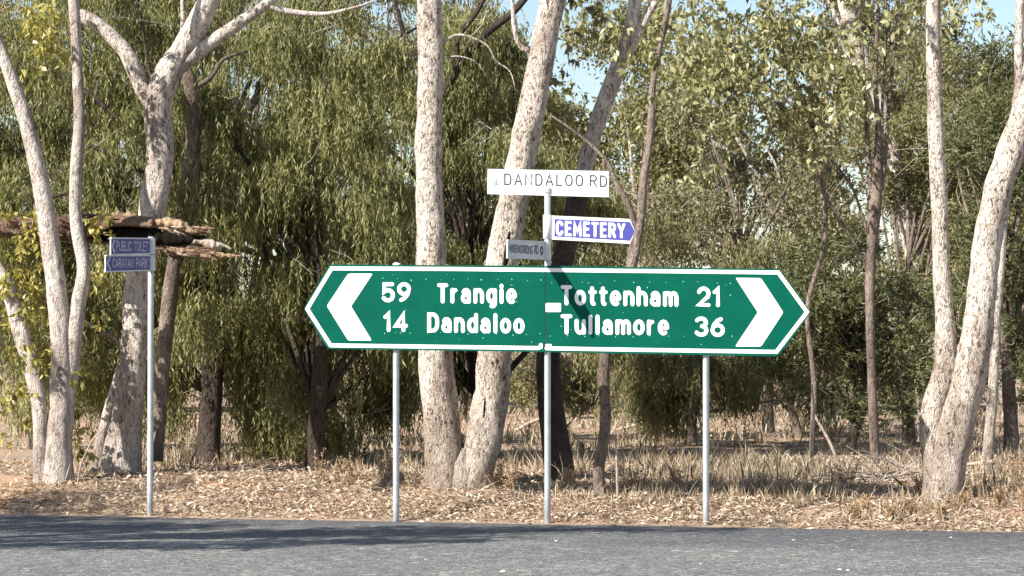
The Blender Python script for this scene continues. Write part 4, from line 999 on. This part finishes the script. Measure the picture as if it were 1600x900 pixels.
gs = [grass(700, -6.5, 7, .9, 1.9, .06, .2, 7, 61, .8, .3), grass(1500, -.5, 8, 1.3, 3.8, .1, .36, 8, 62, .7, -.05), grass(1500, -7, 8, 3.4, 7.0, .08, .3, 8, 66, .9, .0), grass(1500, -9, 11, 7, 14, .08, .3, 8, 63, 1.2, .1), grass(1300, -13, 16, 14, 34, .12, .4, 9, 64, 2.0, -.1),
      grass(260, 2.6, 5.2, .4, 1.5, .06, .2, 8, 65, .9, -.1)]
me = quads_mesh('dry_grass', np.concatenate([a for a, _ in gs]), np.concatenate([b for _, b in gs]), 5)
tag(link('dry_grass', me, M['straw']), 'bleached dry grass standing across the verge behind the sign', kind='stuff')

# fallen wood
def stick(label, pts, mat='dead_wood', name='fallen_stick', Y=None, group=None, cat='stick'):
    """pts (px, py, width px) on the ground; rows above the ground line follow the base distance"""
    b = G(pts[0][0], pts[0][1]); root_y = Y or b[1]
    mb = MB(); p = [P(a, q, root_y) for a, q, w in pts]; r = [w * root_y / F_PX / 2 for *_, w in pts]
    tube(mb, p, r, ns=8, n=5, rough=.15, freq=12)
    o_ = mb.build(name, M[mat], base=p[0], smooth=True); tag(o_, label, cat, group); return o_
stick('slim pale upright stake beside the twisted dark tree', [(965, 784, 4.5), (964, 740, 4), (962, 678, 3)])
stick('thin grey sapling stem standing right of the right sign post', [(1270, 735, 6), (1269, 690, 5), (1272, 640, 4), (1268, 600, 3)])
stick('pale stick leaning off the grey sapling stem', [(1312, 730, 5), (1296, 690, 5), (1272, 648, 4)])
stick('short white stick lying behind the right sign post', [(1135, 764, 4), (1155, 756, 5), (1171, 750, 3)])
stick('long bent dead branch lying on red earth behind the sign', [(962, 672, 4), (1000, 662, 6), (1045, 645, 7), (1090, 641, 4)])
stick('grey forked dead branch behind the twin box tree', [(800, 676, 4), (822, 664, 6), (842, 655, 5), (850, 652, 4)])
stick('pale bleached stick across the foot of the thin tree', [(1508, 726, 6), (1530, 724, 7), (1554, 721, 8)], Y=bI[1] - .16)
stick('thin curved stick at the foot of the left trees', [(120, 765, 3), (126, 728, 3), (138, 700, 2.6), (147, 684, 2.4), (168, 664, 1.6)])
q = G(1052, 719)
lg = thing('fallen_log', 'short brown log lying in the grass beyond the right sign post', 'log', tuple(q))
mb = MB(); a, b = P(1006, 712, q[1]), P(1102, 712, q[1] + .2)
tube(mb, [a, (a + b) / 2, b], [.052, .058, .05], ns=14, n=10, rough=.16, freq=8); mb.build('bark', M['log_bark'], lg, smooth=True)
mb = MB(); tube(mb, [a + (a - b) * .003, a], [.04, .045], ns=14, n=1); mb.build('cut_end', M['dead_wood'], lg)
# brush pile of pale sticks
q = G(1392, 756)
bp_ = thing('brush_pile', 'heap of bleached dead twigs left of the bowed tree', 'brush pile', tuple(q))
for i in range(120):
    x = q[0] + random.gauss(.05, .2); y = q[1] + random.gauss(.1, .22); z = gz(x, y) + random.uniform(0, .1)
    Lq = random.uniform(.3, .85); dx = random.choice((-1, -1, -1, 1)) * random.uniform(.35, .95) * Lq
    p0 = np.array([x, y, z]); e_ = p0 + [dx, random.gauss(0, .15), 0]; e_[2] = gz(e_[0], e_[1]) + random.choice((.01, .03, random.uniform(.05, .4)))
    m_ = (p0 + e_) / 2 + [random.gauss(0, .04), 0, random.uniform(-.02, .08) * Lq + .01]
    mb = MB(); tube(mb, [p0, m_, e_], [.0055, .0045, .002], ns=5, n=4, rough=.4, freq=20)
    mb.build('twig', M['dead_wood'], bp_, smooth=True)
# dry weeds: stalks with rusty seed heads
def weed(px, py, h, label, mat='rust', n=9, group='rusty dry weeds'):
    b = G(px, py); root = thing('dry_weed', label, 'weed', tuple(b), group)
    mb = MB(); tips = []
    for _ in range(n):
        t = b + np.array([random.gauss(0, .12) * h * 2, random.gauss(0, .1) * h * 2, h * random.uniform(.55, 1)])
        tube(mb, [b + rng.normal(size=3) * [.04, .04, 0] - [0, 0, .02], (b + t) / 2 + rng.normal(size=3) * .015, t], [.004, .0035, .002], ns=4, n=3); tips.append((b, t))
    mb.build('stalk', M['straw'], root)
    B = []; 
    for a, t in tips:
        for _ in range(26):
            k = random.uniform(.35, 1.02); B.append(a + (t - a) * k + rng.normal(size=3) * .014)
    B = np.array(B); m = len(B)
    V = leaf_quads(B, rng.normal(size=(m, 3)) + [0, 0, .6], rng.uniform(.02, .05, m), rng.uniform(.008, .016, m), .1)
    o_ = link('seed_head', quads_mesh('seed_head', V - b, np.clip(rng.normal(.5, .25, m), 0, 1)), M[mat], root); o_['kind'] = 'stuff'
for px, py, h in ((497, 757, .38), (548, 757, .33), (606, 752, .3), (780, 768, .3), (800, 772, .22), (890, 768, .25), (1320, 768, .3), (1440, 778, .25), (1590, 760, .4), (1560, 795, .25), (1600, 800, .3), (1505, 800, .25), (1350, 800, .16), (1420, 806, .18), (1330, 812, .14), (1470, 815, .16), (1390, 815, .15), (985, 772, .22), (1060, 768, .22)):
    weed(px, py, h, 'rust-brown dry weed with feathery seed heads on the verge')
for px, py, h in ((595, 752, .3), (640, 764, .2), (1190, 770, .22), (1230, 775, .2), (1010, 770, .2)):
    weed(px, py, h, 'straw-coloured dry weed standing in the leaf litter', 'straw', 8, 'straw weeds in the litter')
# pebbles on the road
for px, py, w in ((786, 896, 9), (869, 848, 5), (665, 877, 4), (1332, 862, 5), (1240, 846, 4), (1486, 842, 4), (1094, 884, 5), (1325, 894, 6), (1312, 893, 7), (275, 845, 3)):
    d = ray(px, py); k = -CAM_H / d[2]; b = np.array([0, 0, CAM_H]) + d * k
    s_, t_ = to_st(b[0], b[1]); b[2] = .012
    r_ = w * b[1] / F_PX / 2; mb = MB()
    th = rng.normal(size=(1, 3)); V = []; 
    for i in range(1, 4):
        for j in range(7):
            a = math.pi * i / 4; q_ = 2 * math.pi * j / 7
            V.append(b + r_ * np.array([math.sin(a) * math.cos(q_) * 1.25, math.sin(a) * math.sin(q_), .7 * math.cos(a)]) * random.uniform(.85, 1.12))
    V.append(b + [0, 0, .7 * r_]); V.append(b - [0, 0, .7 * r_])
    F = [(i * 7 + j, (i + 1) * 7 + j, (i + 1) * 7 + (j + 1) % 7, i * 7 + (j + 1) % 7) for i in range(2) for j in range(7)]
    F += [(21, j, (j + 1) % 7) for j in range(7)] + [(22, 14 + (j + 1) % 7, 14 + j) for j in range(7)]
    mb.add(np.array(V), F); tag(mb.build('pebble', M['stone'], base=b), 'small pale pebble lying loose on the road', 'pebble', 'loose pebbles on the road')
